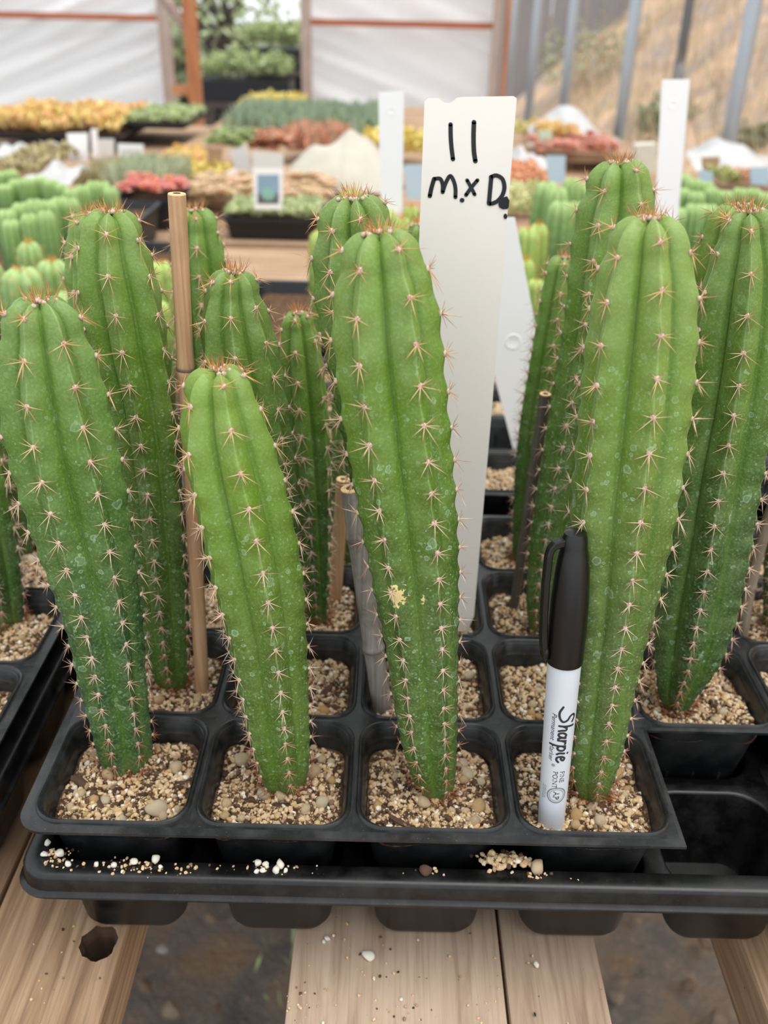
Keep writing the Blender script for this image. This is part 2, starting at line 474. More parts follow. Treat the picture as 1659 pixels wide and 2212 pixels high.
def tray_rim(x0, x1, y0, y1):
    mb = MB(); cx, cy, hx, hy = (x0+x1)/2, (y0+y1)/2, (x1-x0)/2, (y1-y0)/2
    prof = [(0.0018, -0.0282, 0.014), (0.0020, -0.0275, 0.014), (0.0016, -0.0269, 0.014), (0.0003, -0.0263, 0.013), (0.0, -0.0254, 0.013), (-0.0004, -0.0196, 0.0125),
            (-0.0010, -0.0182, 0.012), (-0.0024, -0.0175, 0.011), (-0.0050, -0.0177, 0.010), (-0.0095, -0.0180, 0.008), (-0.0102, -0.0188, 0.008), (-0.0108, -0.0358, 0.008), (-0.0125, -0.0361, 0.007)]
    mb.loops([rrect(hx+o, hy+o, r, z, 6, cx, cy) for o, z, r in prof])
    return mb
def cell_tray(gx, gy, label_i, label_t, cells, group_i=None, rim_adj=(0.0037, 0.0037, 0.0115, 0.004)):
    """gx: x of column line 0, gy: y of the front row line; cells: set of (col,row) in the insert"""
    ins = thing('tray_insert', label_i, 'plant tray', (0, 0, 0), 'black cell inserts full of cacti' if group_i is None else group_i)
    for (cx, cy) in sorted(cells):
        o = link('cell', CELLC if (cx, cy) == (0, 0) else CELL, None, ins, (gx+(cx+0.5)*PIT, gy+(cy+0.5)*PIT, 0))
    # flange: for each cell side on the border of the sheet
    mb = MB(); mask = set(cells)
    def off(c, r, d): return 0.0036 if (d == 'L' and c == 0) or (d == 'R' and c == 7) or (d == 'F' and r == 0) or (d == 'B' and r == 3) else 0.0018
    for (c, r) in cells:
        X0, X1, Y0, Y1 = gx+c*PIT, gx+(c+1)*PIT, gy+r*PIT, gy+(r+1)*PIT
        L = off(c, r, 'L') if (c-1, r) not in mask else 0
        R = off(c, r, 'R') if (c+1, r) not in mask else 0
        Fr = off(c, r, 'F') if (c, r-1) not in mask else 0
        B = off(c, r, 'B') if (c, r+1) not in mask else 0
        if (c, r) == (0, 0):      # rounded corner
            q = 0.008; nA = 8; ccx, ccy = X0+q, Y0+q; V = []
            for k in range(nA+1):
                a = math.pi+k/nA*math.pi/2
                V += [(ccx+q*math.cos(a), ccy+q*math.sin(a), 0), (ccx+(q+L)*math.cos(a), ccy+(q+L)*math.sin(a), -0.0003), (ccx+(q+L)*math.cos(a), ccy+(q+L)*math.sin(a), -0.0016)]
            mb.add(V, [f for k in range(nA) for f in ((3*k, 3*k+1, 3*k+4, 3*k+3), (3*k+1, 3*k+2, 3*k+5, 3*k+4))])
            X0 += q; Y0 += q
            mb.add([(X0, Y0-q-Fr, -0.0003), (X1+R, Y0-q-Fr, -0.0003), (X1, Y0-q, 0), (X0, Y0-q, 0), (X0, Y0-q-Fr, -0.0016), (X1+R, Y0-q-Fr, -0.0016)], [(0, 1, 2, 3), (4, 5, 1, 0)])
            mb.add([(X0-q-L, Y1+B, -0.0003), (X0-q-L, Y0, -0.0003), (X0-q, Y0, 0), (X0-q, Y1, 0), (X0-q-L, Y1+B, -0.0016), (X0-q-L, Y0, -0.0016)], [(0, 1, 2, 3), (4, 5, 1, 0)])
            continue
        if Fr: mb.add([(X0-L, Y0-Fr, -0.0003), (X1+R, Y0-Fr, -0.0003), (X1, Y0, 0), (X0, Y0, 0), (X0-L, Y0-Fr, -0.0016), (X1+R, Y0-Fr, -0.0016)], [(0, 1, 2, 3), (4, 5, 1, 0)])
        if B: mb.add([(X1+R, Y1+B, -0.0003), (X0-L, Y1+B, -0.0003), (X0, Y1, 0), (X1, Y1, 0), (X1+R, Y1+B, -0.0016), (X0-L, Y1+B, -0.0016)], [(0, 1, 2, 3), (4, 5, 1, 0)])
        if L: mb.add([(X0-L, Y1+B, -0.0003), (X0-L, Y0-Fr, -0.0003), (X0, Y0, 0), (X0, Y1, 0), (X0-L, Y1+B, -0.0016), (X0-L, Y0-Fr, -0.0016)], [(0, 1, 2, 3), (4, 5, 1, 0)])
        if R: mb.add([(X1+R, Y0-Fr, -0.0003), (X1+R, Y1+B, -0.0003), (X1, Y1, 0), (X1, Y0, 0), (X1+R, Y0-Fr, -0.0016), (X1+R, Y1+B, -0.0016)], [(0, 1, 2, 3), (4, 5, 1, 0)])
    mb.build('flange', M_BLACK, ins)
    tr = thing('carrying_tray', label_t, 'plant tray', (0, 0, 0), 'black carrying trays under the inserts')
    for cx in range(8):
        for cy in range(4):
            link('cup', CUP, None, tr, (gx+(cx+0.5)*PIT, gy+(cy+0.5)*PIT, 0))
    l, r, f, b = rim_adj
    autosmooth(tray_rim(gx-l, gx+8*PIT+r, gy-f, gy+4*PIT+b).build('rim', M_BLACK2, tr), 50)
    return ins, tr

GX, GY = -0.144, 0.269
FULL = {(c, r) for c in range(8) for r in range(4)}
CUT = FULL - {(c, 0) for c in range(4, 8)}
cell_tray(GX, GY, 'black plastic cell insert with part of its front row cut away', 'glossy black carrying tray with a dusty lip over the bench edge', CUT)
LGX, LGY = -0.175-8*PIT, 0.304
cell_tray(LGX, LGY, 'black cell insert in the neighbouring tray past the narrow gap', 'black carrying tray past the narrow gap from the tagged one', FULL)
BGX, BGY = -0.144, 0.5735
cell_tray(BGX, BGY, 'black cell insert behind the tagged tray, hardly any cacti in it', 'black carrying tray directly behind the tagged one', FULL)

# ------------------------------------------------------------------ potting mix
def jitter_ico(r, rr, sub=1, amp=0.22, sq=(1, 1, 1)):
    bm = bmesh.new(); bmesh.ops.create_icosphere(bm, subdivisions=sub, radius=1)
    bm.verts.index_update()
    V = []
    for v in bm.verts:
        k = 1+rr.uniform(-amp, amp)
        V.append(Vector((v.co.x*sq[0]*k, v.co.y*sq[1]*k, v.co.z*sq[2]*k))*r)
    Fc = [[v.index for v in f.verts] for f in bm.faces]
    bm.free(); return V, Fc
_ico = {}
def ico(sub):
    if sub not in _ico:
        bm = bmesh.new(); bmesh.ops.create_icosphere(bm, subdivisions=sub, radius=1); bm.verts.index_update()
        _ico[sub] = ([v.co.copy() for v in bm.verts], [tuple(v.index for v in f.verts) for f in bm.faces]); bm.free()
    return _ico[sub]
def add_grain(V, Fc, p, r, rr, sub=1, amp=0.18):
    bv, bf = ico(sub); b = len(V)
    R = Matrix.Rotation(rr.uniform(0, 6.28), 3, 'Z') @ Matrix.Rotation(rr.uniform(0, 3.1), 3, 'X')
    s = (rr.uniform(0.7, 1.35), rr.uniform(0.65, 1.1), rr.uniform(0.6, 0.95))
    for v in bv:
        k = r*(1+rr.uniform(-amp, amp))
        q = R @ Vector((v.x*s[0]*k, v.y*s[1]*k, v.z*s[2]*k))
        V.append((p[0]+q.x, p[1]+q.y, p[2]+q.z))
    Fc += [tuple(i+b for i in f) for f in bf]
SOIL_Z = -0.0105
def soil_variant(seed):
    rr = random.Random(seed)
    ph = [(rr.uniform(80, 260), rr.uniform(80, 260), rr.uniform(0, 6)) for _ in range(5)]
    def hz(x, y):
        z = 0.0
        for a, b, p in ph: z += 0.0008*math.sin(a*x+p)*math.cos(b*y+p*2)
        e = max(abs(x), abs(y))
        return SOIL_Z + z - 0.0015*max(0, (e-0.018)/0.008)
    V = []; Fc = []; N = 16; H = 0.0280
    for j in range(N+1):
        for i in range(N+1):
            x = -H+2*H*i/N; y = -H+2*H*j/N
            # pull the square corners in to the rounded cell outline
            ax, ay = abs(x), abs(y)
            if ax > H-0.009 and ay > H-0.009:
                dx, dy = ax-(H-0.009), ay-(H-0.009); d = math.hypot(dx, dy); mx = max(dx, dy)
                if d > 1e-9:
                    ax, ay = H-0.009+dx*mx/d, H-0.009+dy*mx/d
                    x, y = math.copysign(ax, x), math.copysign(ay, y)
            V.append((x, y, hz(x, y)))
    for j in range(N):
        for i in range(N):
            a = j*(N+1)+i; Fc.append((a, a+1, a+N+2, a+N+1))
    base = pyd(V, Fc, 'soil'); base.materials.append(M_SOIL)
    base.polygons.foreach_set('use_smooth', [True]*len(base.polygons))
    V = []; Fc = []
    def spot():
        while True:
            x, y = rr.uniform(-0.0267, 0.0267), rr.uniform(-0.0267, 0.0267)
            ax, ay = abs(x)-(0.0280-0.010), abs(y)-(0.0280-0.010)
            if ax > 0 and ay > 0 and math.hypot(ax, ay) > 0.0080: continue
            return x, y
    for _ in range(2500):
        x, y = spot(); r = 0.00036+0.0013*rr.random()**3.0
        add_grain(V, Fc, (x, y, hz(x, y)+r*rr.uniform(-0.1, 0.75)), r, rr, 1, 0.22)
    grit = pyd(V, Fc, 'grit'); grit.materials.append(M_GRIT)
    return base, grit, hz, spot
SOILS = [soil_variant(100+i) for i in range(4)]
def stone_mesh(seed, amp=0.16):
    rr = random.Random(seed); V, Fc = jitter_ico(1.0, rr, 2, amp*0.55, (rr.uniform(0.9, 1.3), rr.uniform(0.75, 1.0), rr.uniform(0.6, 0.85)))
    # flatten a few random sides so that the stone looks broken
    for _ in range(5):
        d = Vector((rr.uniform(-1, 1), rr.uniform(-1, 1), rr.uniform(-1, 1))).normalized(); lim = rr.uniform(0.5, 0.75)
        for v in V:
            k = v.dot(d)
            if k > lim: v -= d*(k-lim)*0.85
    me = pyd(V, Fc, 'pumice_stone'); me.materials.append(M_PUMICE)
    me.polygons.foreach_set('use_smooth', [True]*len(me.polygons))
    return me
STONES = [stone_mesh(i) for i in range(8)]
BARK = []
for i in range(3):
    rr = random.Random(50+i); mb = MB()
    V, Fc = jitter_ico(1, rr, 1, 0.2, (1.5, 0.6, 0.3)); BARK.append(pyd(V, Fc, 'bark_chip')); BARK[-1].materials.append(M_BARK)
def fill_cell(cx, cy, n_stone, seed, label='cream pumice grit and brown bark potting mix in a tray cell'):
    rr = random.Random(seed)
    base, grit, hz, spot = SOILS[seed % 4]
    a = (seed//4 % 4)*math.pi/2
    o = thing('potting_mix', label, 'potting mix', (cx, cy, 0), 'potting mix in the tray cells')
    b = link('soil', base, None, o); b.rotation_euler.z = a
    g = link('grit', grit, None, o); g.rotation_euler.z = a; g['kind'] = 'stuff'
    ca, sa = math.cos(a), math.sin(a)
    for k in range(n_stone):
        x, y = spot(); x *= 0.9; y *= 0.9
        r = rr.choice((0.0019, 0.0022, 0.0026, 0.0030, 0.0038))*rr.uniform(0.8, 1.15)
        if k == 0 and rr.random() < 0.6: r = rr.uniform(0.0040, 0.0052)
        z = hz(x, y) + r*0.35
        kind = rr.random()
        if kind < 0.84:
            s = link('pumice_stone', STONES[rr.randrange(8)], None, o, (x*ca-y*sa, x*sa+y*ca, z))
        else:
            s = link('bark_chip', BARK[rr.randrange(3)], None, o, (x*ca-y*sa, x*sa+y*ca, z))
        s.scale = (r, r, r); s.rotation_euler = (rr.uniform(-0.5, 0.5), rr.uniform(-0.5, 0.5), rr.uniform(0, 6.28))
    return o
SOIL_LABEL = {(0, 0): 'sandy potting mix around the foot of the corner cactus beside the neighbouring tray', (1, 0): 'potting mix around the foot of the shortest front cactus', (2, 0): 'potting mix with rounded stones around the scarred cactus',
              (3, 0): 'potting mix that the black-capped marker stands in', (0, 1): 'potting mix at the foot of the tall tan bamboo stake', (1, 1): 'potting mix in the cell behind the shortest front cactus', (2, 1): 'potting mix in the cell of the grey bamboo stake',
              (3, 1): 'potting mix in the cell behind the black-capped marker', (4, 1): 'pale coarse potting mix under the heavy dark cactus by the cut-away corner', (1, 2): 'potting mix around the small cactus by the flat tan stick', (2, 2): 'potting mix holding the foot of the lettered tag',
              (3, 2): 'potting mix at the foot of the thin dark cane', (5, 2): 'potting mix at the foot of the crooked grey twig'}
sd = 0
for (c, r) in sorted(CUT):
    sd += 1
    vis = c <= 5
    fill_cell(GX+(c+0.5)*PIT, GY+(r+0.5)*PIT, (26, 18, 10, 5)[r] if vis else 2, sd*5+c, SOIL_LABEL.get((c, r), 'cream pumice grit and brown bark potting mix in a tray cell'))
for (c, r) in sorted(FULL):
    sd += 1
    if c >= 5: fill_cell(LGX+(c+0.5)*PIT, LGY+(r+0.5)*PIT, 8 if c == 7 else 0, sd*3+r)
for (c, r) in sorted(FULL):
    sd += 1
    if (c, r) == (3, 1) or c not in (1, 2, 3, 4, 5): continue
    fill_cell(BGX+(c+0.5)*PIT, BGY+(r+0.5)*PIT, 2 if c in (2, 3, 4) else 0, sd*7+c)

# ------------------------------------------------------------------ cacti
def catmull(pts, n):
    out = []; P = [pts[0]*2-pts[1]] + pts + [pts[-1]*2-pts[-2]]
    segs = len(pts)-1
    for i in range(n+1):
        t = i/n*segs; k = min(int(t), segs-1); u = t-k
        p0, p1, p2, p3 = P[k], P[k+1], P[k+2], P[k+3]
        out.append(0.5*((2*p1) + (p2-p0)*u + (2*p0-5*p1+4*p2-p3)*u*u + (3*p1-p0-3*p2+p3)*u**3))
    return out
def lerp(a, b, t): return a+(b-a)*t

def cactus_geo(axis, n, phase, seed, detail=1.0, sp_top=0.0150, sp_low=0.0075, spine_len=1.0, dep=(0.23, 0.31, 0.40), spines_per=8, wool=True, wave=0.028):
    """axis: list of Vector4 (x,y,z,radius) from the soil up, last is the shoulder; dome closes it. returns 3 meshes"""
    rr = random.Random(seed)
    dense = catmull(axis, 200)
    # arc length table
    S = [0.0]
    for i in range(1, len(dense)):
        S.append(S[-1] + (dense[i].to_3d()-dense[i-1].to_3d()).length)
    rl = dense[-1].w
    T_end = (dense[-1].to_3d()-dense[-8].to_3d()).normalized()
    dome = rl*0.95
    total = S[-1]+dome
    def at(s):
        if s <= S[-1]:
            lo, hi = 0, len(S)-1
            while hi-lo > 1:
                m_ = (lo+hi)//2
                if S[m_] <= s: lo = m_
                else: hi = m_
            u = (s-S[lo])/max(1e-9, S[hi]-S[lo])
            q = dense[lo].lerp(dense[hi], u)
            t = (dense[min(hi+3, len(dense)-1)].to_3d()-dense[max(lo-3, 0)].to_3d()).normalized()
            return q.to_3d(), t, q.w
        u = min(1.0, (s-S[-1])/dome)
        r = rl*max(0.0, 1-u**2.5)**0.46
        return dense[-1].to_3d()+T_end*(u*dome*0.98), T_end, r
    # areole positions from the top down
    A = []; s = total-rl*0.42
    while s > 0.002:
        A.append(s); f = s/total
        s -= lerp(sp_low, sp_top, min(1, max(0, f*1.15-0.05)))*rr.uniform(0.94, 1.06)
    def idx(s):       # continuous areole index (counts from top)
        if s >= A[0]: return -(s-A[0])/sp_top
        for i in range(len(A)-1):
            if A[i] >= s >= A[i+1]: return i+(A[i]-s)/(A[i]-A[i+1])
        return len(A)-1.0
    def shift(k): return 0.5*(k % 2) + 0.17*math.sin(k*2.3+seed)
    nr = max(24, int(total/0.0017*detail)); na = max(6, int(16*detail)//2*2)
    nd = max(8, int(14*detail))
    svals = [S[-1]*i/nr for i in range(nr)] + [S[-1]+dome*math.sin(i/nd*math.pi/2) for i in range(nd+1)]
    V = []; Fc = []; rib = []; hg = []
    NA = n*na
    def frame(t):
        e1 = Vector((1, 0, 0)); e1 = (e1-t*e1.dot(t)).normalized(); return e1, e1.cross(t)
    def dpt(f):
        return lerp(dep[0], dep[1], f/0.6) if f < 0.6 else lerp(dep[1], dep[2], (f-0.6)/0.4)
    def rad(R, f, k_rib, xx, s):
        d = dpt(f)
        h = 0.74*xx+0.14*(1-math.cos(math.pi*xx/2))+0.32*math.exp(-((1-xx)/0.10)**2)*(0.35+0.65*f)
        w = wave*math.cos(2*math.pi*(idx(s)+shift(k_rib)))*(1-xx)**1.3 * (1.0 if f < 0.97 else 0.3)
        return R*(1-d*h+w)
    for s in svals:
        p, t, R = at(s); e1, fr = frame(t); f = s/total
        u = max(0.0, (s-S[-1])/dome)
        for j in range(NA):
            ph = phase + 2*math.pi*j/NA
            k = int(round(j/na)) % n; fx = abs(((j/na)+0.5) % 1.0-0.5)*2
            r = rad(R, f, k, fx, s)
            q = p+(e1*math.sin(ph)+fr*math.cos(ph))*r
            if u > 0:     # sunk growing point, ribs bulge over it
                rel = r/max(rl, 1e-6)
                q -= t*rl*0.20*max(0, 1-rel*2.2)
                q -= t*rl*0.16*fx*u
            V.append(q); rib.append(fx); hg.append(f)
    rows = len(svals)
    for i in range(rows-1):
        for j in range(NA):
            Fc.append((i*NA+j, i*NA+(j+1) % NA, (i+1)*NA+(j+1) % NA, (i+1)*NA+j))
    Fc.append(tuple((rows-1)*NA+j for j in range(NA)))
    body = pyd(V, Fc, 'cactus_body')
    for nm, arr in (('rib', rib), ('hgt', hg)):
        a = body.attributes.new(nm, 'FLOAT', 'POINT'); a.data.foreach_set('value', arr)
    body.polygons.foreach_set('use_smooth', [True]*len(body.polygons))
    # spines and wool
    SV = []; SF = []; sh = []; stp = []; WV = []; WF = []
    def spine(p, d, L, w, f):
        d = d.normalized(); a = d.orthogonal().normalized(); b = d.cross(a); i0 = len(SV)
        for k in range(3):
            an = 2*math.pi*k/3; SV.append(p+(a*math.cos(an)+b*math.sin(an))*w); sh.append(f); stp.append(0.0)
        m_ = p+d*L*0.55
        for k in range(3):
            an = 2*math.pi*k/3; SV.append(m_+(a*math.cos(an)+b*math.sin(an))*w*0.72); sh.append(f); stp.append(0.5)
        SV.append(p+d*L); sh.append(f); stp.append(1.0)
        for k in range(3):
            k2 = (k+1) % 3
            SF.append((i0+k, i0+k2, i0+3+k2, i0+3+k)); SF.append((i0+3+k, i0+3+k2, i0+6))
    for k in range(n):
        ph = phase+2*math.pi*k/n
        for i in range(-1, len(A)):
            fi = i-shift(k)
            if fi < -0.35: continue
            lo = int(math.floor(fi)); fu = fi-lo
            if lo < 0: s = A[0]+(-fi)*sp_top*0.6
            elif lo >= len(A)-1: continue
            else: s = lerp(A[lo], A[lo+1], fu)
            if s > total-rl*0.2: s = total-rl*0.25
            p, t, R = at(s); e1, fr = frame(t); f = s/total
            out = (e1*math.sin(ph)+fr*math.cos(ph)).normalized()
            u = max(0.0, (s-S[-1])/dome)
            q = p+out*rad(R, f, k, 0, s)*0.995
            if u > 0: q -= t*rl*0.20*max(0, 1-rad(R, f, k, 0, s)/rl*2.2)
            nrm = (out+t*(u*1.6)).normalized(); upv = (t-nrm*t.dot(nrm)).normalized(); sd_ = nrm.cross(upv)
            sz = (0.58+0.46*min(1, f*1.25))*spine_len
            if wool:
                bv, bf = ico(1); b0 = len(WV)
                for v in bv:
                    kk = 1+rr.uniform(-0.25, 0.25)
                    WV.append(q+(sd_*v.x*0.00108+upv*v.y*0.00115+nrm*v.z*0.0008)*kk*(0.8+0.3*f))
                WF += [tuple(x+b0 for x in ff) for ff in bf]
            m0 = rr.uniform(0, 6.28)
            for g in range(spines_per):
                an = m0+2*math.pi*g/spines_per+rr.uniform(-0.3, 0.3)
                el = rr.uniform(0.18, 0.62)
                down = -math.sin(an)
                L = sz*rr.uniform(0.0040, 0.0082)*(1.0+0.25*down)
                d = nrm*math.sin(el)+(sd_*math.cos(an)+upv*math.sin(an))*math.cos(el)
                spine(q+nrm*0.0003, d, L, 0.00018, f)
            if rr.random() < 0.75:
                spine(q, nrm+sd_*rr.uniform(-0.5, 0.5)+upv*rr.uniform(-0.5, 0.4), sz*rr.uniform(0.005, 0.009), 0.00021, f)
    # crown tuft
    p, t, R = at(total); e1, fr = frame(t)
    for g in range(int(38*spine_len)):
        an = rr.uniform(0, 6.28); ro = rl*rr.uniform(0.02, 0.42)
        q = p+(e1*math.cos(an)+fr*math.sin(an))*ro-t*rl*0.14
        spine(q, t+(e1*math.cos(an)+fr*math.sin(an))*rr.uniform(0.0, 0.9)+e1*rr.uniform(-.3, .3), rr.uniform(0.0035, 0.0078)*spine_len, 0.00017, 1.0)
        if wool and g % 4 == 0:
            bv, bf = ico(1); b0 = len(WV)
            for v in bv: WV.append(q+t*0.0002+v*0.0010)
            WF += [tuple(x+b0 for x in ff) for ff in bf]
    # rusty tangle of old spines at the foot
    p, t, R = at(0.002)
    for g in range(int(320*spine_len) if wool else 0):
        an = rr.uniform(0, 6.28); d0 = Vector((math.cos(an), math.sin(an), 0))
        q = p+d0*R*rr.uniform(0.75, 1.15)+Vector((0, 0, rr.uniform(-0.001, 0.006)))
        spine(q, d0*rr.uniform(0.2, 1)+Vector((rr.uniform(-.6, .6), rr.uniform(-.6, .6), rr.uniform(-0.5, 0.5))), rr.uniform(0.004, 0.009), 0.00018, 0.0)
    spm = pyd(SV, SF, 'spines')
    for nm, arr in (('hgt', sh), ('tip', stp)):
        a = spm.attributes.new(nm, 'FLOAT', 'POINT'); a.data.foreach_set('value', arr)
    wm = pyd(WV, WF, 'wool') if WV else None
    if wm: wm.polygons.foreach_set('use_smooth', [True]*len(wm.polygons))
    return body, spm, wm

def V4(p, r): return Vector((p.x, p.y, p.z, r))
def cactus(label, pts, Yb, lean, n, phase, mat, seed, group=None, rs=1.03, **kw):
    """pts: (photo y, left x, right x) from soil to shoulder, read off the photo at depth Yb..Yb+lean"""
    y0, y1 = pts[0][0], pts[-1][0]
    ax = []
    for i, (py, xl, xr) in enumerate(pts):
        f = (y0-py)/(y0-y1)
        p = atY((xl+xr)/2, py, Yb+lean*f)
        ax.append(V4(p, (xr-xl)/2*mpp(p)*rs))
    if ax[0].z > SOIL_Z-0.004:      # root the stem in the mix
        b = ax[0].copy(); b.z = SOIL_Z-0.005; b.w *= 0.94; ax.insert(0, b)
    base = ax[0].to_3d(); base.z = SOIL_Z
    ax = [Vector((a.x-base.x, a.y-base.y, a.z-base.z, a.w)) for a in ax]
    body, spm, wm = cactus_geo(ax, n, math.radians(phase), seed, **kw)
    o = thing('columnar_cactus', label, 'cactus', base, group)
    link('stem', body, mat, o)
    s = link('spines', spm, M_SPINE, o); s['kind'] = 'stuff'
    if wm:
        w = link('areoles', wm, M_WOOL, o); w['kind'] = 'stuff'
    return o

G1 = (sm((116, 141, 66)), sm((92, 123, 35)), sm((53, 77, 27)))
def cm(i, t=(0, 0, 0), **kw):
    top, mid, low = G1
    return mat_cactus('cactus_skin_%d' % i, tuple(max(0, x+d) for x, d in zip(top, t)), tuple(max(0, x+d) for x, d in zip(mid, t)), tuple(max(0, x+d) for x, d in zip(low, t)), i, **kw)
CMATS = [cm(0, (-0.02, -0.02, 0.008)), cm(1, (0.02, 0.03, 0.0)), cm(2, (0.0, 0.0, 0.0)), cm(3, (0.03, 0.03, 0.01)), cm(4, (-0.01, 0.0, 0.0), spots=0.5), cm(5, (-0.02, -0.03, 0.0), spots=0.7)]
scar1, scar2 = atY(847, 1300, 0.287), atY(906, 1318, 0.285)
CM_C = mat_cactus('cactus_skin_scarred', G1[0], G1[1], G1[2], 22, scar=[(tuple(scar1), 0.010), (tuple(scar2), 0.008)])

cactus('dark green broad-shouldered cactus in the uncut corner cell beside the neighbouring tray',
       [(1662, 232, 330), (1620, 214, 328), (1540, 194, 320), (1450, 170, 312), (1350, 148, 306), (1250, 116, 294), (1150, 80, 281), (1050, 48, 266), (950, 20, 245), (850, 2, 224), (770, 0, 200), (720, 8, 178)],
       0.3175, 0.0, 7, -6, CMATS[0], 1)
cactus('short bright green cactus in a front cell, its crown below the tan bamboo node',
       [(1708, 585, 657), (1660, 556, 667), (1600, 538, 670), (1540, 522, 668), (1450, 504, 666), (1350, 481, 662), (1250, 452, 656), (1150, 430, 640), (1050, 406, 618), (960, 390, 592), (900, 388, 572), (860, 398, 552)],
       0.306, 0.0, 6, 21, CMATS[1], 2)
cactus('tall green cactus with tan scars low on its side, before the lettered tag',
       [(1718, 908, 976), (1690, 896, 982), (1600, 868, 987), (1500, 850, 987), (1400, 836, 988), (1300, 815, 989), (1200, 797, 988), (1100, 778, 983), (1000, 760, 975), (900, 744, 966), (800, 730, 957), (700, 720, 948), (620, 726, 932), (575, 738, 912)],
       0.304, 0.0, 6, 31, CM_C, 3)
cactus('wide light green cactus with the black-capped marker leaning on it',
       [(1712, 1242, 1312), (1660, 1228, 1330), (1600, 1226, 1346), (1500, 1232, 1366), (1400, 1236, 1387), (1300, 1236, 1413), (1200, 1234, 1436), (1100, 1234, 1456), (1000, 1243, 1470), (900, 1252, 1484), (800, 1261, 1495), (700, 1274, 1501), (600, 1292, 1498), (545, 1312, 1484)],
       0.304, 0.010, 6, 4, CMATS[3], 4)
cactus('slim green cactus standing right against the tall tan bamboo stake',
       [(1476, 346, 408), (1440, 326, 412), (1350, 305, 411), (1250, 290, 408), (1150, 275, 403), (1050, 262, 397), (950, 245, 390), (850, 224, 380), (750, 196, 366), (650, 177, 350), (570, 166, 330), (515, 175, 310)],
       0.372, 0.0, 6, 6, CMATS[2], 5)
cactus('green cactus pressed close behind the slim one by the tan stake',
       [(1330, 330, 400), (1200, 285, 390), (1000, 225, 360), (800, 170, 325), (650, 150, 300), (560, 142, 280), (510, 150, 262)],
       0.437, 0.0, 7, 20, CMATS[4], 6)
cactus('pale soft-looking cactus behind the upper end of the tan bamboo stake',
       [(1225, 430, 500), (1100, 415, 515), (900, 395, 520), (750, 380, 510), (600, 368, 498), (530, 368, 486), (495, 376, 474)],
       0.500, 0.0, 6, 10, CMATS[4], 7)
cactus('dark green cactus crowned with tan spines right behind the shortest cactus',
       [(1470, 560, 640), (1350, 530, 650), (1200, 510, 652), (1100, 490, 646), (1000, 470, 634), (900, 455, 622), (800, 440, 608), (720, 432, 590), (660, 438, 570), (635, 446, 560)],
       0.372, 0.0, 7, 4, CMATS[5], 8)
cactus('small cactus rooted next to the flat tan stick and grey bamboo stake',
       [(1312, 662, 712), (1200, 645, 716), (1100, 632, 718), (1000, 618, 716), (900, 606, 712), (800, 600, 702), (740, 600, 692), (705, 608, 680)],
       0.432, 0.0, 6, -4, CMATS[4], 9)
cactus('dark green many-ribbed cactus right behind the scarred one',
       [(1480, 880, 960), (1350, 840, 955), (1200, 800, 950), (1050, 765, 935), (900, 733, 912), (800, 714, 898), (700, 694, 884), (620, 680, 872), (540, 678, 862), (495, 688, 846)],
       0.374, 0.0, 8, 12, CMATS[5], 10)
cactus('cactus half hidden behind the lettered tag, only a green shoulder showing',
       [(1235, 905, 975), (1000, 880, 990), (800, 868, 985), (620, 862, 968), (550, 868, 955), (510, 880, 940)],
       0.500, 0.0, 6, 20, CMATS[4], 11)
cactus('shadowed cactus peeping out between the small cactus and the scarred one',
       [(1215, 722, 792), (1050, 716, 800), (900, 716, 806), (820, 720, 806), (770, 730, 798)],
       0.498, 0.0, 6, 40, CMATS[4], 19)
cactus('heavy dark green cactus overhanging the cut-away corner of the insert',
       [(1522, 1432, 1492), (1480, 1416, 1512), (1400, 1408, 1560), (1300, 1410, 1594), (1200, 1425, 1616), (1100, 1440, 1634), (1000, 1455, 1650), (900, 1475, 1668), (800, 1490, 1686), (700, 1503, 1700), (600, 1520, 1704), (545, 1540, 1694), (510, 1556, 1680)],
       0.364, 0.0, 6, -14, CMATS[5], 12)
cactus('bright cactus tucked behind the heavy dark green one',
       [(1345, 1500, 1580), (1200, 1490, 1600), (1000, 1490, 1630), (800, 1494, 1655), (650, 1498, 1670), (560, 1502, 1668), (500, 1525, 1655)],
       0.430, 0.0, 7, 10, CMATS[1], 13)
cactus('tallest cactus, rising behind the wide one with the marker',
       [(1345, 1142, 1215), (1280, 1138, 1225), (1150, 1150, 1262), (1000, 1172, 1300), (850, 1198, 1340), (700, 1220, 1376), (600, 1230, 1396), (500, 1241, 1412), (440, 1256, 1412), (410, 1268, 1404)],
       0.424, 0.008, 6, 24, CMATS[2], 14)
cactus('slender dark cactus rooted behind the thin dark cane',
       [(1192, 1104, 1160), (1100, 1105, 1180), (1000, 1110, 1198), (900, 1121, 1214), (800, 1138, 1232), (700, 1154, 1250), (640, 1164, 1258), (590, 1176, 1258)],
       0.505, 0.004, 6, -10, CMATS[4], 15)
cactus('cactus cropped beside the crooked grey twig',
       [(1330, 1650, 1720), (1200, 1655, 1750), (1000, 1680, 1800), (800, 1700, 1840), (700, 1715, 1850)],
       0.432, 0.0, 6, 0, CMATS[4], 16)
cactus('dark cactus in the neighbouring tray across the narrow gap',
       [(1345, -30, 52), (1280, -48, 52), (1200, -70, 44), (1100, -95, 26), (1000, -115, 8), (930, -120, -8)],
       0.425, 0.0, 6, 20, CMATS[5], 17)
cactus('cactus cropped at its base in the neighbouring tray',
       [(1205, 20, 80), (1100, -5, 75), (1000, -25, 62), (900, -45, 45), (830, -50, 30)],
       0.500, 0.0, 6, 5, CMATS[5], 18)

